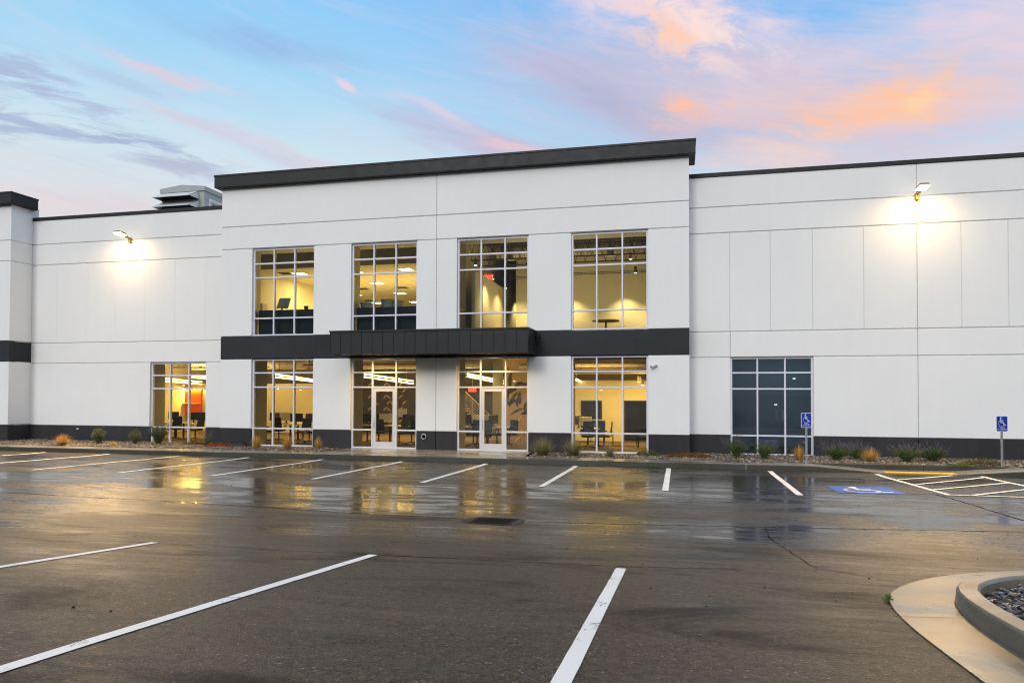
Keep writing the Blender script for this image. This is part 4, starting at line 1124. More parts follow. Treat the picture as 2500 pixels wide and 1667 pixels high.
# tables
def round_table(c_, zt, r, label, h):
    t_ = thing('round_table', label, 'table', (c_[0], c_[1], zt-h), 'round tables')
    f = MB(); f.lathe([(0, zt-.03), (r*.96, zt-.03), (r, zt-.012), (r, zt), (0, zt)], (c_[0], c_[1], 0), 32); f.build('table_top', M['wood'], t_)
    f = MB(); f.tube([(c_[0], c_[1], zt-h+.02), (c_[0], c_[1], zt-.031)], .035, 10); f.lathe([(.28, zt-h), (.28, zt-h+.012), (.05, zt-h+.03)], (c_[0], c_[1], 0), 24); f.build('pedestal', M['black'], t_)
p = at_y(*fix(Z3r, 1683, 1030), 27.4); round_table((p.x, 27.4), p.z, .54, 'round table seen from below in the rightmost upper window', p.z-4.12)
def slim_table(x0, x1, y, h, label):
    t_ = thing('side_table', label, 'table', ((x0+x1)/2, y, 0), 'narrow tables')
    f = MB(); f.bbox(x0, x1, y-.3, y+.3, h-.025, h, .004); f.build('table_top', M['wood'], t_)
    for xx in (x0+.08, x1-.08):
        f = MB(); f.tube([(xx, y-.25, .0), (xx, y, h-.026)], .012, 6); f.tube([(xx, y+.25, .0), (xx, y, h-.026)], .012, 6); f.build('leg', M['black'], t_)
slim_table(px(Z7, 1535, 29), px(Z7, 1800, 29), 29, .52, 'low wooden table at the right of the rightmost lit lower window')
slim_table(px(Z7, 1330, 30.6), px(Z7, 1490, 30.6), 30.6, 1.0, 'tall narrow table against the yellow wall')
# lounge chair
t_ = thing('lounge_chair', 'dark lounge chair at the right jamb of the rightmost lit lower window', 'chair', (px(Z7, 1860, 28), 28, 0))
f = MB(); xx = px(Z7, 1860, 28); f.bbox(xx-.3, xx+.3, 27.75, 28.25, .36, .48, .04); f.build('seat', M['navy'], t_)
f = MB(); f.bbox(xx-.3, xx+.3, 28.2, 28.3, .48, .78, .03); f.build('backrest', M['navy'], t_)
for a_ in (-1, 1):
    for c_ in (-1, 1):
        f = MB(); f.tube([(xx+a_*.22, 28+c_*.18, .36), (xx+a_*.27, 28+c_*.23, 0)], .014, 6); f.build('leg', M['black'], t_)
# wall screens
def screen(zm, a, b_, Yw, label):
    x0, x1, z0, z1 = reg(zm, a, b_, Yw); t_ = thing('wall_screen', label, 'screen', ((x0+x1)/2, Yw, z0), 'wall screens')
    f = MB(); f.bbox(x0, x1, Yw-.06, Yw-.01, z0, z1, .006); f.build('casing', M['black'], t_)
    f = MB(); f.box(x0+.02, x1-.02, Yw-.0635, Yw-.0605, z0+.03, z1-.02); f.build('display', simple('dark_display', (.012, .010, .016), .15), t_)
screen(ZL, (172, 768), (345, 1010), 34.2, 'large black wall screen at the left of the far left window')
screen(ZL, (408, 782), (505, 840), 34.2, 'small black wall screen beside the orange panel')
x0, x1, z0, z1 = reg(ZL, (570, 575), (935, 1040), 34.2)
f = MB(); f.bbox(x0, x1, 34.16, 34.29, max(.02, z0), z1, .006)
op = tag(f.build('wall_panel', M['orange']), 'tall bright orange wall panel lit from above in the far left window', 'wall panel')
f = MB(); xq, _, zq, zq2 = reg(ZL, (610, 812), (925, 826), 34.1); f.bbox(xq, x1, 33.95, 34.155, zq2-.03, zq2, .004)
tag(f.build('wall_shelf', M['desk']), 'thin white shelf across the orange wall panel', 'shelf')
# stair and guard rails
st = thing('staircase', 'staircase with metal rails behind the right entrance door', 'staircase', (-8.6, 33, 0))
pA = at_y(*fix(Z7, 165, 480), 33.0); pB = at_y(*fix(Z7, 400, 700), 33.0)
dv = pB-pA
A0 = pA-dv*.55; B0 = pB+dv*.25
for k_ in range(7):
    f = MB(); o_ = Vector((0, 0, -.13*k_)); f.tube([A0+o_, B0+o_], .02 if k_ else .032, 6); f.build('rail', M['duct'], st)
for k_ in range(6):
    e = A0.lerp(B0, .05+.18*k_); f = MB(); f.box(e.x-.02, e.x+.02, e.y-.02, e.y+.02, e.z-.95, e.z+.02); f.build('post', M['steel'], st)
f = MB(); o_ = Vector((0, .02, -1.05)); n_ = 16
L_ = (B0-A0)
for k_ in range(n_):
    e = A0+L_*(k_/n_)+o_; f.box(e.x, e.x+L_.x/n_+.03, e.y, e.y+1.1, e.z-.03, e.z)
f.build('tread', M['wood'], st)
f = MB(); f.mesh([A0+o_+Vector((0, -.01, .05)), B0+o_+Vector((0, -.01, .05)), B0+o_+Vector((0, -.01, -.25)), A0+o_+Vector((0, -.01, -.25))], [(0, 1, 2, 3)])
f.mesh([A0+o_+Vector((0, .03, .05)), B0+o_+Vector((0, .03, .05)), B0+o_+Vector((0, .03, -.25)), A0+o_+Vector((0, .03, -.25))], [(0, 1, 2, 3)]); f.build('stringer', M['black'], st)
gr = thing('guard_rail', 'wooden guard rail right of the right entrance door', 'railing', (px(Z7, 660, 30), 30, 0))
p1 = at_y(*fix(Z7, 618, 785), 29.2); p2 = at_y(*fix(Z7, 680, 680), 30.2); p3 = at_y(*fix(Z7, 760, 680), 30.2)
f = MB(); f.tube([(p1.x, p1.y, p1.z), p2, p3], .03, 6); f.tube([(p1.x, p1.y, max(.1, p1.z-.75)), (p2.x, p2.y, p2.z-.9), (p3.x, p3.y, p3.z-.9)], .025, 6); f.build('handrail', M['wood'], gr)
for k_ in range(3):
    e = p2.lerp(p3, k_/2); f = MB(); f.box(e.x-.02, e.x+.02, e.y-.02, e.y+.02, 0, e.z); f.build('post', M['wood'], gr)
f = MB(); f.box(p1.x-.02, p1.x+.02, p1.y-.02, p1.y+.02, 0, p1.z); f.build('post', M['wood'], gr)
# generic leaf mural on the feature wall and patterned mural on the dark wall
def leaf(mb, c_, L__, w_, ang, y):
    n_ = 10; pts_ = []
    for s_ in (1, -1):
        rr = range(n_+1) if s_ > 0 else range(n_-1, 0, -1)
        for k_ in rr:
            t__ = k_/n_; pts_.append((t__*L__, s_*w_*math.sin(math.pi*t__**.8)*.5+.08*L__*math.sin(t__*3)))
    ca, sa = math.cos(ang), math.sin(ang)
    mb.face([(c_[0]+a_*ca-b2*sa, y, c_[1]+a_*sa+b2*ca) for a_, b2 in pts_])
mu = MB()
for i in range(17):
    cxm = random.uniform(-9.2, -7.4); czm = random.uniform(.6, 3.0)
    leaf(mu, (cxm, czm), random.uniform(.5, 1.0), random.uniform(.12, .26), random.choice([.5, 1.3, .9, 1.7, .2])+random.uniform(-.3, .3), 35.985)
mu.build('leaf_mural', M['darkin'], BLD)
mu = MB()
for i in range(46):
    a_ = i*.35; leaf(mu, (-16.0+(i % 6)*.45-1.0+((i//6) % 2)*.2, .5+(i//6)*.33), .36, .09, .7 if i % 2 else 2.4, 35.985)
mu.build('leaf_mural', M['tan'], BLD)
# upstairs partitions and what stands on them
for i, (wi, label) in enumerate(((1, 'navy desk partition filling the foot of the top left window'), (2, 'navy desk partition filling the foot of the second upper window'))):
    f = MB(); f.bbox(W[wi][0]+.05, W[wi][1]+.6, Y0+.42, Y0+.50, 4.12, 5.43, .008)
    tag(f.build('desk_partition', M['navy']), label, 'partition', 'navy partitions upstairs')
t_ = thing('monitor', 'grey monitor back leaning above the navy partition in the top left window', 'monitor', (-15.2, Y0+.7, 5.3), 'computer monitors')
M['greymon'] = simple('grey_monitor_back', (.14, .17, .18), .5)
a, b_, c_, d_ = [at_y(*fix(Z2r, *q), Y0+.75) for q in ((717, 815), (823, 812), (793, 915), (682, 912))]
f = MB()
for s_ in (0, .03): f.face([p+Vector((0, s_, 0)) for p in ((a, b_, c_, d_) if s_ == 0 else (d_, c_, b_, a))])
for u, v in ((a, b_), (b_, c_), (c_, d_), (d_, a)): f.face([u, u+Vector((0, .03, 0)), v+Vector((0, .03, 0)), v])
f.build('panel', M['greymon'], t_); f = MB(); m_ = (c_+d_)/2; f.tube([m_+Vector((0, .015, .05)), m_+Vector((0, .015, -.6))], .03, 8); f.build('stand', M['black'], t_)
for a, b_, label in (((1500, 862), (1592, 900), 'low grey box on the partition of the second upper window'), ((1697, 830), (1800, 897), 'tall grey box on the partition of the second upper window'), ((1806, 840), (1880, 897), 'tan box behind the tall grey box upstairs'),
                     ((513, 868), (565, 925), 'pale paper tray at the left of the top left window'), ((945, 890), (985, 922), 'small black cup on the partition of the top left window')):
    x0, x1, z0, z1 = reg(Z2r, a, b_, Y0+.8)
    t_ = thing('storage_box' if 'box' in label else ('paper_tray' if 'tray' in label else 'pen_cup'), label, 'box' if 'box' in label else ('tray' if 'tray' in label else 'cup'), ((x0+x1)/2, Y0+.8, z0))
    mt = M['greymon'] if 'grey box' in label else (M['desk'] if ('tray' in label or 'tan' in label) else M['black'])
    f = MB()
    if 'cup' in label: f.lathe([((x1-x0)*.35, z0-.05), ((x1-x0)*.5, z1), ((x1-x0)*.4, z1), ((x1-x0)*.3, z0)], ((x0+x1)/2, Y0+.85, 0), 14)
    else: f.bbox(x0, x1, Y0+.7, Y0+1.05, z0-.05, z1, .006)
    f.build('body', mt, t_)
    if 'box' in label: f = MB(); f.bbox(x0-.008, x1+.008, Y0+.69, Y0+1.06, z1-.04, z1+.005, .003); f.build('lid', mt, t_)
f = MB(); f.bbox(-17.4, -8.7, Y0+.52, Y0+1.25, 5.33, 5.36, .004)
tag(f.build('counter_top', M['desk']), 'long desk top behind the navy partitions upstairs', 'counter')

# ------------------------------------------------------------------ fixtures on the facade
def wall_lamp(x, label):
    z = 8.73; t_ = thing('flood_lamp', label, 'flood lamp', (x, YW, z), 'flood lamps on the wings')
    f = MB(); f.bbox(x-.06, x+.06, YW-.11, YW-.001, z-.12, z+.10, .012); f.build('junction_box', M['bracket'], t_)
    f = MB(); f.tube([(x, YW-.10, z+.03), (x, YW-.24, z+.10), (x, YW-.44, z+.14)], .025, 10); f.lathe([(.045, -.05), (.045, .05)], (x, YW-.24, z+.10), 12, M=Matrix.Rotation(R(90), 3, 'Y')); f.build('arm', M['bracket'], t_)
    Mh = Matrix.Translation((x, YW-.62, z+.15))@Matrix.Rotation(R(-3), 4, 'X')
    f = MB(); f.bbox(-.15, .15, -.23, .23, .0, .06, .02, M=Mh)
    for k_ in range(7): f.box(-.125+k_*.04, -.118+k_*.04, -.20, .20, .0605, .08, M=Mh)
    f.build('head', M['bracket'], t_)
    f = MB(); f.bbox(-.145, .145, -.225, .225, -.05, -.001, .012, M=Mh); f.build('lens', M['floodglow'], t_)
    area('lamp_or_fill_glow', (x, YW-.62, z+.06), .28, .42, (2000 if x < 0 else 700), (1, .62, .23), (R(-46), 0, 0), 100)
    area('lamp_or_fill_glow', (x, YW-.84, z+.05), .28, .4, 54, (1, .70, .31), (R(4), 0, 0))
wall_lamp(-23.18, 'glowing flood lamp on the left wing wall'); wall_lamp(7.80, 'glowing flood lamp on the right wing wall')
t_ = thing('security_camera', 'small white bullet security camera right of the entrance bay windows', 'camera', (-.76, Y0, 3.08))
f = MB(); f.lathe([(.05, 0), (.05, .03)], (-.72, Y0-.001, 3.09), 14, M=Matrix.Rotation(R(90), 3, 'X')); f.tube([(-.72, Y0-.03, 3.09), (-.76, Y0-.07, 3.10)], .018, 8); f.build('bracket', M['campl'], t_)
f = MB(); f.tube([(-.72, Y0-.05, 3.11), (-.90, Y0-.17, 3.04)], .045, 14); f.build('housing', M['campl'], t_)
f = MB(); f.tube([(-.899, Y0-.169, 3.0405), (-.91, Y0-.177, 3.036)], .034, 14); f.build('lens', M['black'], t_)
t_ = thing('wall_outlet', 'round steel wall outlet low between the two entrance doors', 'wall outlet', (-9.236, Y0, .495))
f = MB(); f.lathe([(.075, .0), (.105, .0), (.105, .05), (.085, .06), (.07, .05), (.07, .0)], (-9.236, Y0, .495), 28, M=Matrix.Rotation(R(90), 3, 'X')); f.build('ring', M['steel'], t_)
f = MB(); f.lathe([(.0, .012), (.0705, .012)], (-9.236, Y0-.0, .495), 24, M=Matrix.Rotation(R(90), 3, 'X')); f.build('opening', M['black'], t_)
p = at_y(190.5, 1046.5, YW); f = MB(); f.lathe([(.035, 0), (.03, .05), (.0, .06)], (p.x, YW, p.z), 12, M=Matrix.Rotation(R(90), 3, 'X')); f.tube([(p.x, YW-.04, p.z), (p.x, YW-.09, p.z-.03)], .012, 6)
tag(f.build('hose_tap', M['campl']), 'tiny pale hose tap on the dark base of the left wing', 'tap')
# bait box
p = at_z(595*1.063, 1088, 0); x_, y_ = -16.85, 24.72
t_ = thing('bait_box', 'low black bait box against the base left of the straw tufts', 'box', (x_, y_, 0))
f = MB(); f.mesh([(x_-.3, y_-.12, 0), (x_+.3, y_-.12, 0), (x_+.3, y_+.12, 0), (x_-.3, y_+.12, 0), (x_-.24, y_-.04, .12), (x_+.24, y_-.04, .12), (x_+.24, y_+.1, .12), (x_-.24, y_+.1, .12)],
       [(0, 1, 5, 4), (1, 2, 6, 5), (2, 3, 7, 6), (3, 0, 4, 7), (4, 5, 6, 7)]); f.build('body', M['rubber'], t_)
f = MB(); f.bbox(x_-.25, x_+.25, y_-.05, y_+.11, .121, .145, .006); f.build('lid', M['rubber'], t_)

# rooftop unit behind the left parapet
YU = 31.0
t_ = thing('rooftop_unit', 'grey rooftop air handling unit with two intake hoods behind the left parapet', 'air handler', (-24.4, 33, 9.45))
ux0, ux1 = -25.74, -23.24
f = MB(); f.bbox(ux0, ux1, YU, YU+6.2, 9.45, 12.30, .01); f.build('housing', M['rtu'], t_)
f = MB()
pr = [(ux0-.06, 12.30), (ux0-.06, 12.52), ((ux0+ux1)/2, 12.66), (ux1+.06, 12.52), (ux1+.06, 12.30)]
f.mesh([(x, YU-.06, z) for x, z in pr]+[(x, YU+6.26, z) for x, z in pr], [(0, 1, 2, 3, 4), (9, 8, 7, 6, 5), (0, 5, 6, 1), (1, 6, 7, 2), (2, 7, 8, 3), (3, 8, 9, 4), (4, 9, 5, 0)])
f.build('cap', M['rtu'], t_)
for zt_, zb_ in ((12.30, 11.90), (11.84, 11.42)):
    f = MB(); hx0, hx1, dp = ux0+.03, ux1-.32, .78
    th = .02
    f.mesh([(hx0, YU-.001, zt_), (hx1, YU-.001, zt_), (hx1, YU-dp, zb_), (hx0, YU-dp, zb_), (hx0, YU-.001, zt_-th), (hx1, YU-.001, zt_-th), (hx1, YU-dp, zb_-th), (hx0, YU-dp, zb_-th)],
           [(0, 1, 2, 3), (7, 6, 5, 4), (3, 2, 6, 7), (0, 3, 7, 4), (1, 5, 6, 2)])
    for hx in (hx0, hx1): f.mesh([(hx, YU-.001, zt_), (hx, YU-dp, zb_), (hx, YU-.001, zb_)], [(0, 1, 2)])
    ho = f.build('intake_hood', M['rtulight'], t_)
    g = MB()
    for k_ in range(14): xx = hx0+.1+k_*(hx1-hx0-.2)/13; g.box(xx-.01, xx+.01, YU-dp*.6, YU-.02, zb_-.004, zb_+.004)
    for k_ in range(4): yy = YU-.1-k_*.12; g.box(hx0+.02, hx1-.02, yy-.008, yy+.008, zb_-.0095, zb_-.0045)
    g.build('mesh_screen', M['iron'], ho)
    g = MB(); g.box(hx0+.02, hx1-.02, YU-.03, YU-.002, zb_, zt_-.05); g.build('intake_shade_block', M['black'], ho)  # black block, with the dark screen, stands in for shade inside the hood
f = MB(); f.box(ux1+.0005, ux1+.02, YU+.35, YU+1.9, 9.9, 12.0); 
o_ = f.build('access_door', M['rtulight'], t_); g = MB(); g.box(ux1+.0205, ux1+.03, YU+.5, YU+1.75, 10.0, 11.88); g.build('door_face', M['rtu'], o_)
g = MB(); g.box(ux1+.031, ux1+.08, YU+.62, YU+.9, 11.68, 11.74); g.build('latch', M['black'], o_)
f = MB(); f.tube([(ux1+.001, YU+3.2, 12.1), (ux1+.35, YU+3.2, 12.1)], .16, 14); f.build('vent_pipe', M['rtulight'], t_)

# accessible parking signs
def sign(pxx, py0, py1, base, Ys, label):
    top = at_y(pxx, py0, Ys); bot = at_y(pxx, py1, Ys); x = top.x; zc = (top.z+bot.z)/2; h = .457; w_ = .305
    t_ = thing('parking_sign', label, 'parking sign', (x, Ys, 0), 'accessible parking signs')
    f = MB(); f.box(x-.028, x+.028, Ys+.012, Ys+.016, -.3, zc+h/2-.03); f.box(x-.028, x-.024, Ys+.016, Ys+.04, -.3, zc+h/2-.03); f.box(x+.024, x+.028, Ys+.016, Ys+.04, -.3, zc+h/2-.03)
    n_ = int((zc-h/2)/.05)
    for k_ in range(n_): f.box(x-.006, x+.006, Ys+.009, Ys+.0119, .05+k_*.05, .068+k_*.05, 1)
    f.build('post', [M['steel'], M['black']], t_)
    def rr(w2, h2, r_, y, mb_, n_=6):
        pts_ = []
        for cx_, cz_, a0 in ((w2-r_, h2-r_, 0), (-w2+r_, h2-r_, 90), (-w2+r_, -h2+r_, 180), (w2-r_, -h2+r_, 270)):
            for k_ in range(n_+1): a_ = R(a0+90*k_/n_); pts_.append((x+cx_+r_*math.cos(a_), y, zc+cz_+r_*math.sin(a_)))
        return pts_
    f = MB(); P0 = rr(w_/2, h/2, .035, Ys, f); P1 = [(p[0], Ys+.004, p[2]) for p in P0]; f.face(P0); f.face(P1[::-1])
    for k_ in range(len(P0)): f.face([P0[k_], P0[(k_+1) % len(P0)], P1[(k_+1) % len(P0)], P1[k_]])
    pn = f.build('sign_panel', M['signwhite'], t_)
    f = MB(); f.face(rr(w_/2-.014, h/2-.014, .026, Ys-.0015, f)); f.build('blue_field', M['signblue'], pn)
    f = MB(); s_ = .205; emblem(f, lambda u, v: (x-.105+u*s_, Ys-.003, zc-.075+v*s_*1.28)); f.build('wheelchair_emblem', M['signwhite'], pn)
    put_text('VAN', .062, M['signwhite'], (x, Ys-.003, zc-.105), pn); put_text('ACCESSIBLE', .046, M['signwhite'], (x, Ys-.003, zc-.158), pn)
    f = MB()
    for zz_ in (zc+h/2-.03, zc-h/2+.03): f.lathe([(.011, 0), (.009, .006)], (x, Ys-.0016, zz_), 10, M=Matrix.Rotation(R(90), 3, 'X'))
    f.build('bolt', M['steel'], pn)
sign(1968.5, 1008.2, 1043, 1131, 23.3, 'blue wheelchair van parking sign before the dark window')
sign(2446, 1017, 1051.6, 1137.6, 23.2, 'blue wheelchair van parking sign near the right edge')

# ------------------------------------------------------------------ plants
def tuft(x, y, h, r, n_, mat, label, lean=1.0):
    f = MB()
    for _ in range(n_):
        a_ = random.uniform(0, 6.283); q = r*.22*math.sqrt(random.random()); L__ = h*random.uniform(.55, 1.12)
        sp = random.random()**.85*r*lean; L__ *= 1-.45*(sp/r)**2
        bx_, by_ = x+q*math.cos(a_), y+q*math.sin(a_); dx, dy = math.cos(a_+random.uniform(-.4, .4)), math.sin(a_+random.uniform(-.4, .4))
        w_ = random.uniform(.004, .008); prev = None; sag = random.uniform(0, .35)
        for k_ in range(5):
            t__ = k_/4; rad = sp*t__**1.15; zz_ = L__*(t__-sag*t__*t__*(sp/r)*.6)
            ww = w_*(1-t__*.85); c_ = Vector((bx_+dx*rad, by_+dy*rad, zz_+.01)); n2 = Vector((-dy, dx, 0))*ww
            cur = (c_-n2, c_+n2)
            if prev: f.face([prev[0], prev[1], cur[1], cur[0]])
            prev = cur
    # join blade strips so each blade is one island
    o = f.build('grass_tuft', mat)
    import bmesh
    bm = bmesh.new(); bm.from_mesh(o.data); bmesh.ops.remove_doubles(bm, verts=bm.verts, dist=1e-5); bm.to_mesh(o.data); bm.free()
    return tag(o, label, 'grass tuft', 'ornamental grass tufts in the planting bed')
def shrub(x, y, h, r, n_, mats, label, spikes=0, name='shrub', dens=26):
    t_ = thing(name, label, 'shrub', (x, y, 0), 'shrubs in the planting bed')
    st_ = MB(); lf = MB(); fl = MB()
    for i in range(n_):
        a_ = random.uniform(0, 6.283); sp = r*math.sqrt(random.random())*.95; top = h*random.uniform(.6, 1.05)*(1-.35*(sp/r)**2)
        P0 = Vector((x+random.uniform(-.05, .05), y+random.uniform(-.05, .05), 0)); P2 = Vector((x+sp*math.cos(a_), y+sp*math.sin(a_)*.85, top)); P1 = P0.lerp(P2, .5)+Vector((0, 0, h*.1))
        pts_ = [P0, P0.lerp(P1, .6), P1, P2]
        st_.tube(pts_, .004, 4, r2=.002, cap=False)
        for k_ in range(dens):
            t__ = random.uniform(.15, 1.02); p = (P0.lerp(P1, t__*2) if t__ < .5 else P1.lerp(P2, t__*2-1))+Vector([random.gauss(0, .03) for _ in range(3)])
            if p.z < .01: p.z = random.uniform(.01, .06)
            s_ = random.uniform(.010, .024); u = Vector([random.gauss(0, 1) for _ in range(3)]).normalized(); u.z += .5; u.normalize(); v = u.orthogonal()
            v.rotate(Matrix.Rotation(random.uniform(0, 6.28), 3, u)); lf.face([p-u*s_, p+v*s_*.42, p+u*s_, p-v*s_*.42])
        if spikes and random.random() < spikes:
            q = P2+Vector((random.gauss(0, .05)+.18*math.cos(a_)*sp/r, random.gauss(0, .05), random.uniform(.12, .26)))
            st_.tube([P2, q], .002, 3, cap=False)
            for k_ in range(16):
                p = P2.lerp(q, random.uniform(.3, 1))+Vector([random.gauss(0, .008) for _ in range(3)]); s_ = random.uniform(.005, .010)
                u = Vector([random.gauss(0, 1) for _ in range(3)]).normalized(); v = u.orthogonal(); fl.face([p-u*s_, p+v*s_*.7, p+u*s_, p-v*s_*.7])
    st_.build('stems', M['twig'], t_); lf.build('foliage', mats[0], t_)
    if fl.f: fl.build('flower_spikes', M['violet'], t_)
    return t_
def mat_plant(x, y, rx, ry, h, n_, mat, label, mat2=None):
    f = MB()
    for _ in range(n_):
        a_ = random.uniform(0, 6.283); q = math.sqrt(random.random()); px_, py_ = x+rx*q*math.cos(a_), y+ry*q*math.sin(a_)
        lump = .6+.4*math.sin(px_*14)*math.cos(py_*17)
        p = Vector((px_, py_, .01+h*(1-q*q)**.5*lump*random.uniform(.35, 1.1))); s_ = random.uniform(.010, .024)
        u = Vector([random.gauss(0, 1) for _ in range(3)]).normalized(); v = u.orthogonal(); f.face([p-u*s_, p+v*s_*.6, p+u*s_, p-v*s_*.6], 1 if (mat2 and random.random() < .35) else 0)
    return tag(f.build('ground_cover', [mat]+([mat2] if mat2 else [])), label, 'ground cover', 'low ground cover clumps')
def bx_at(xs_, ys_, z=0.0): p = at_z(xs_, ys_, z); return p.x, p.y
D2S = 1/.9408
tuft(*bx_at(153, 1086), .46, .42, 420, M['straw'], 'wide straw coloured grass tuft at the far left of the bed')
shrub(*bx_at(240, 1083), .68, .36, 130, [M['sage']], 'round sage coloured shrub between the left tufts')
tuft(*bx_at(276, 1088), .22, .22, 90, M['straw'], 'small flat straw tuft between two sage shrubs')
shrub(*bx_at(329, 1084), .60, .30, 110, [M['sage']], 'smaller sage shrub left of the far left window')
shrub(*bx_at(386, 1084), .80, .48, 170, [M['darkgreen']], 'tall grey green shrub before the far left window', .35)
mat_plant(-18.9, 25.1, .8, .28, .15, 1300, M['darkgreen'], 'low green ground cover under the far left window', M['redleaf'])
mat_plant(-17.55, 24.45, .62, .28, .18, 1500, M['redleaf'], 'rust red ground cover left of the centre bay')
shrub(*bx_at(505, 1087), .50, .24, 45, [M['sage']], 'thin wispy shrub behind the red ground cover', .6, dens=14)
tuft(*bx_at(627, 1094), .50, .34, 330, M['straw'], 'straw tuft at the left corner of the window left of the doors')
tuft(*bx_at(701, 1096), .52, .36, 340, M['straw'], 'straw tuft before the right pane of the window left of the doors')
tuft(*bx_at(776, 1097), .52, .22, 230, M['straw'], 'narrow upright straw tuft between window and left entrance')
tuft(*bx_at(1324, 1112), .66, .55, 560, M['strawgreen'], 'large grey green grass tuft right of the right entrance')
tuft(*bx_at(1400, 1112), .62, .55, 540, M['strawgreen'], 'large grey green grass tuft at the left jamb of the rightmost lit window')
tuft(*bx_at(1488, 1115), .40, .26, 230, M['strawgreen'], 'small grey green tuft before the rightmost lit window')
mat_plant(-1.0, 24.6, .42, .28, .24, 900, M['brownleaf'], 'brown ground cover at the right corner of the rightmost lit window', M['darkgreen'])
mat_plant(.35, 24.3, .75, .3, .2, 1700, M['brownleaf'], 'wide brown green ground cover at the right end of the centre bay', M['redleaf'])
shrub(*bx_at(1797, 1117), .66, .42, 165, [M['green']], 'big green shrub with violet spikes at the left jamb of the dark window', .35)
shrub(*bx_at(1866, 1120), .52, .34, 110, [M['green']], 'smaller green shrub before the dark window', .35)
tuft(*bx_at(1952, 1122), .46, .26, 280, M['straw'], 'bright straw tuft beside the sign post at the dark window')
shrub(*bx_at(2044, 1122), .48, .46, 165, [M['green']], 'broad green shrub right of the dark window', .4)
shrub(*bx_at(2092, 1121), .46, .30, 110, [M['green']], 'green violet shrub touching the orange straw tuft', .7)
tuft(*bx_at(2126, 1126), .44, .38, 360, M['straw'], 'orange straw tuft between green shrubs on the right')
shrub(*bx_at(2214, 1127), .46, .42, 165, [M['green']], 'green shrub with violet spikes before the yellow strip', .4)
shrub(*bx_at(2277, 1126), .48, .52, 150, [M['darkgreen']], 'drooping olive shrub right of the spiked green shrub', .15)
mat_plant(*bx_at(2400, 1136), .55, .3, .26, 1500, M['brownleaf'], 'dark brown low shrub left of the right hand sign', M['darkgreen'])
mat_plant(*bx_at(2345, 1138), .4, .18, .10, 500, M['green'], 'thin green ground cover right of the olive shrub', M['brownleaf'])

# ------------------------------------------------------------------ sky
wd = bpy.data.worlds.new('World'); scn.world = wd; wd.use_nodes = True
t = NT('w', wd.node_tree)
tc = t.n('ShaderNodeTexCoord'); nrm = t.n('ShaderNodeVectorMath', operation='NORMALIZE'); t.set(nrm.inputs[0], tc.outputs['Generated'])
X = t.xyz(nrm.outputs[0])
az = t.math('ARCTAN2', X[0], X[1]); el = t.math('ARCSINE', X[2])
def pa(x, y):     # picture point -> azimuth, elevation (photo coordinates at 2352 px)
    d = ray(x*D2S, y*D2S).normalized(); return math.atan2(d.x, d.y), math.asin(d.z)
P2 = t.comb(az, el, 0.)
# streaks run down to the right: shear, then stretch
sh = t.comb(t.math('MULTIPLY', az, 1.), t.math('ADD', el, t.math('MULTIPLY', az, .22)), 0.)
wv = t.noise(t.scale(sh, (3.2, 9., 1.)), 1., 4, .55, 0, True)
wvx = t.xyz(wv)
azw = t.math('ADD', az, t.math('MULTIPLY', t.math('SUBTRACT', wvx[0], .5), .16)); elw = t.math('ADD', el, t.math('MULTIPLY', t.math('SUBTRACT', wvx[1], .5), .09))
fine = t.noise(t.scale(sh, (6., 34., 1.)), 1., 10, .68, .7)
puff = t.noise(t.scale(sh, (13., 27., 1.)), 1., 10, .66, .6)
rip = t.mapr(t.noise(t.comb(az, t.math('ADD', el, t.math('MULTIPLY', az, .05)), 0.), 1., 1) if 0 else t.noise(t.scale(P2, (10., 62., 1.)), 1., 9, .66, .5), .36, .64, 0, 1)
fineN = t.mapr(fine, .33, .67, 0, 1); puffN = t.mapr(puff, .33, .67, 0, 1)
# clear-sky gradient
def ramp(v, stops):
    r_ = t.n('ShaderNodeValToRGB'); e = r_.color_ramp.elements; r_.color_ramp.interpolation = 'EASE' if 0 else 'LINEAR'
    while len(e) < len(stops): e.new(.5)
    for i, (p_, c_) in enumerate(stops): e[i].position = p_; e[i].color = (*lin(c_), 1)
    t.set(r_.inputs[0], v); return r_.outputs[0]
eln = t.mapr(el, 0., R(60), 0, 1)
left = ramp(eln, [(0, (214, 206, 212)), (.22, (222, 222, 226)), (.30, (204, 227, 238)), (.40, (163, 214, 245)), (.50, (134, 198, 248)), (.62, (176, 200, 228)), (1, (176, 182, 200))])
right = ramp(eln, [(0, (214, 218, 222)), (.24, (204, 226, 236)), (.33, (172, 208, 236)), (.42, (136, 192, 242)), (.50, (120, 182, 242)), (.62, (178, 196, 226)), (1, (176, 182, 200))])
col = t.mix(t.mapr(az, -.55, .0, 0, 1, True), left, right)
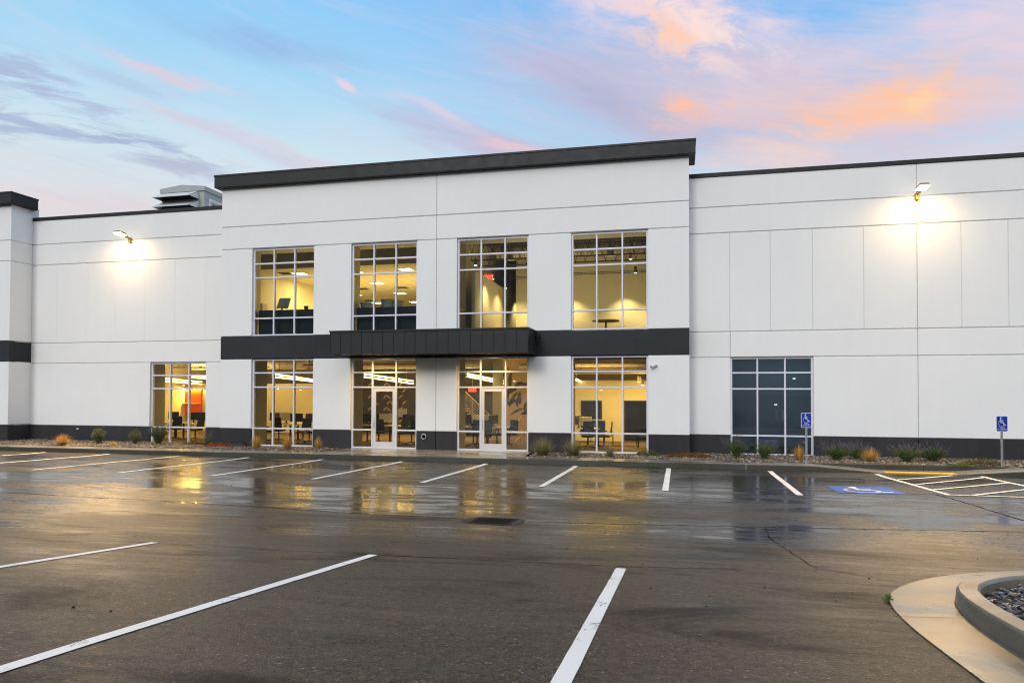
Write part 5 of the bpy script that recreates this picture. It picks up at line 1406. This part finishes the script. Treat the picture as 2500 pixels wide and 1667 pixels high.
def blob(col, x, y, sx_, sy_, rot, c_, amp=1., tex='fine', k=1.6, th=.42):
    a0, e0 = pa(x, y); sxr, syr = sx_*D2S/FPX, sy_*D2S/FPX
    dx = t.math('SUBTRACT', azw, a0); dy = t.math('SUBTRACT', elw, e0); ca, sa = math.cos(R(rot)), math.sin(R(rot))
    u = t.math('ADD', t.math('MULTIPLY', dx, ca/sxr), t.math('MULTIPLY', dy, -sa/sxr)); v = t.math('ADD', t.math('MULTIPLY', dx, sa/syr), t.math('MULTIPLY', dy, ca/syr))
    d2 = t.math('ADD', t.math('MULTIPLY', u, u), t.math('MULTIPLY', v, v)); g_ = t.math('EXPONENT', t.math('MULTIPLY', d2, -1.))
    nz = {'fine': fineN, 'puff': puffN, 'rip': rip}[tex]
    q = t.math('ADD', g_, t.math('MULTIPLY', t.math('SUBTRACT', nz, .5), k*.62))
    q = t.math('MULTIPLY', t.mapr(q, th-.30, th+.75, 0, 1, False), t.math('MULTIPLY', t.mapr(g_, .0, .75, 0, 1, False), amp))
    return t.mix(q, col, lin(c_))
# (x, y, half-width, half-height, tilt down-right, colour)
B = [(1720, 240, 600, 120, 13, (196, 192, 216), 1., 'fine', 1.0, .18), (1360, 190, 300, 62, 20, (188, 190, 218), .95, 'fine', 1.2, .25), (1480, 250, 240, 34, 20, (176, 178, 208), .9, 'fine', 1.2, .3),
     (1950, 200, 420, 110, 8, (212, 200, 216), .8, 'fine', 1.4, .3), (2250, 140, 300, 150, 20, (210, 206, 226), .85, 'fine', 1.2, .28),
     (1500, 20, 380, 85, 18, (228, 212, 228), .95, 'puff', 1.8, .32), (1570, 70, 170, 66, 28, (250, 222, 216), 1., 'puff', 2.6, .36), (1520, 104, 90, 34, 30, (254, 206, 184), 1., 'puff', 3.0, .42), (1640, 95, 60, 40, 20, (250, 226, 214), .9, 'puff', 3., .42),
     (2280, 30, 170, 60, 22, (238, 212, 222), .7, 'puff', 1.1, .4), (2340, 330, 260, 40, -4, (222, 206, 214), .5, 'fine', 1.1, .4),
     (1640, 265, 190, 45, 10, (226, 202, 208), .75, 'fine', 1., .4), (1590, 262, 100, 26, 10, (254, 192, 164), 1., 'puff', 3.4, .46),
     (2000, 255, 290, 80, -4, (238, 200, 192), 1., 'fine', 1.6, .32), (2030, 248, 180, 50, -8, (254, 198, 160), 1., 'puff', 2.8, .40), (1900, 286, 140, 30, 0, (252, 196, 166), .9, 'puff', 2.8, .42), (2100, 236, 60, 24, -14, (255, 210, 160), .9, 'puff', 3., .42),
     (1740, 350, 190, 32, 4, (232, 214, 212), .75, 'fine', 1.1, .4), (1120, 315, 280, 40, 13, (192, 186, 214), .95, 'fine', 1.2, .4), (1200, 330, 110, 14, 12, (236, 200, 200), .7, 'fine', 1.4, .44),
     (1020, 255, 120, 14, 18, (226, 210, 222), .8, 'fine', 1.4, .44), (820, 190, 34, 7, 28, (246, 212, 216), .9, 'fine', .8, .4), (390, 160, 120, 14, 16, (232, 206, 216), .9, 'fine', 1., .4), (330, 185, 140, 22, 8, (176, 194, 224), .6, 'fine', 1.2, .4),
     (620, 90, 240, 50, 4, (150, 184, 228), .8, 'fine', .8, .4), (80, 195, 170, 36, 12, (164, 180, 212), .7, 'rip', 3.2, .42), (50, 288, 150, 24, 6, (160, 176, 208), .75, 'rip', 3.6, .42), (320, 350, 150, 16, 4, (164, 178, 210), .85, 'rip', 3.4, .42), (170, 240, 150, 14, 10, (176, 186, 216), .8, 'rip', 3., .44),
     (560, 330, 200, 24, 16, (214, 202, 218), .75, 'fine', 1.2, .4), (430, 400, 180, 22, 4, (178, 184, 208), .8, 'rip', 2.4, .38), (700, 360, 160, 18, 14, (222, 200, 210), .7, 'fine', 1.2, .42),
     (180, 450, 260, 30, 4, (220, 200, 208), .5, 'fine', 1.0, .4), (60, 430, 160, 24, 4, (232, 220, 220), .6, 'fine', 1., .4)]
for q in B: col = blob(col, *q)
wis = t.noise(t.scale(sh, (2.2, 16., 1.)), 1., 12, .72, 1.2)
col = t.mix(t.math('MULTIPLY', t.mapr(wis, .50, .74, 0, .5, False), t.mapr(el, R(34), R(12), .45, 1)), col, lin((226, 212, 224)))
col = t.mix(t.math('MULTIPLY', t.mapr(wis, .50, .30, 0, .32, False), t.mapr(el, R(34), R(10), .3, 1)), col, lin((170, 184, 214)))
# scattered high cloud everywhere else, brightened behind the viewer to light the facade
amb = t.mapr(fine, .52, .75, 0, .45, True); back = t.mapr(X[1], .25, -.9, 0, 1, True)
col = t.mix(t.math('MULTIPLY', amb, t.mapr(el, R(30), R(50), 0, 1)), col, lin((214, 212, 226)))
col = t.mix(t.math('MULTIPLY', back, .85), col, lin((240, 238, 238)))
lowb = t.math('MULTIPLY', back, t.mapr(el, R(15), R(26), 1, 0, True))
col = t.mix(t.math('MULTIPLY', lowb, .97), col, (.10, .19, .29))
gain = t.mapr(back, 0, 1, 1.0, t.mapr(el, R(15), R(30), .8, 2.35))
below = t.mapr(X[2], -.02, -.12, 0, 1)
col = t.mix(below, col, (.05, .05, .05))
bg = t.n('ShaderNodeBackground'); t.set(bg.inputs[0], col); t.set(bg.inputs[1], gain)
sky = t.n('ShaderNodeTexSky'); sky.sky_type = 'NISHITA'; sky.sun_disc = False; sky.sun_elevation = R(22); sky.sun_rotation = R(195)
bg2 = t.n('ShaderNodeBackground'); t.set(bg2.inputs[0], sky.outputs[0]); bg2.inputs[1].default_value = .006
ad = t.n('ShaderNodeAddShader'); t.set(ad.inputs[0], bg.outputs[0]); t.set(ad.inputs[1], bg2.outputs[0])
t.t.links.new(ad.outputs[0], t.n('ShaderNodeOutputWorld').inputs[0])

sl = bpy.data.lights.new('sun', 'SUN'); sl.energy = 1.0; sl.angle = R(14); sl.color = (1, .97, .94)
so = bpy.data.objects.new('sun', sl); COL.objects.link(so); so.rotation_euler = (R(67), 0, R(-12))

scn.view_settings.view_transform = 'Standard'; scn.view_settings.look = 'None'; scn.view_settings.exposure = 0; scn.view_settings.gamma = 1
scn.cycles.max_bounces = 8; scn.cycles.diffuse_bounces = 3; scn.cycles.glossy_bounces = 4; scn.cycles.transparent_max_bounces = 10
scn.cycles.sample_clamp_indirect = 6; scn.cycles.caustics_reflective = False; scn.cycles.caustics_refractive = False
scn.cycles.use_denoising = True; scn.cycles.filter_width = 1.15; scn.cycles.use_adaptive_sampling = True; scn.cycles.adaptive_threshold = .02
scn.cycles.max_bounces = 6; scn.cycles.diffuse_bounces = 2
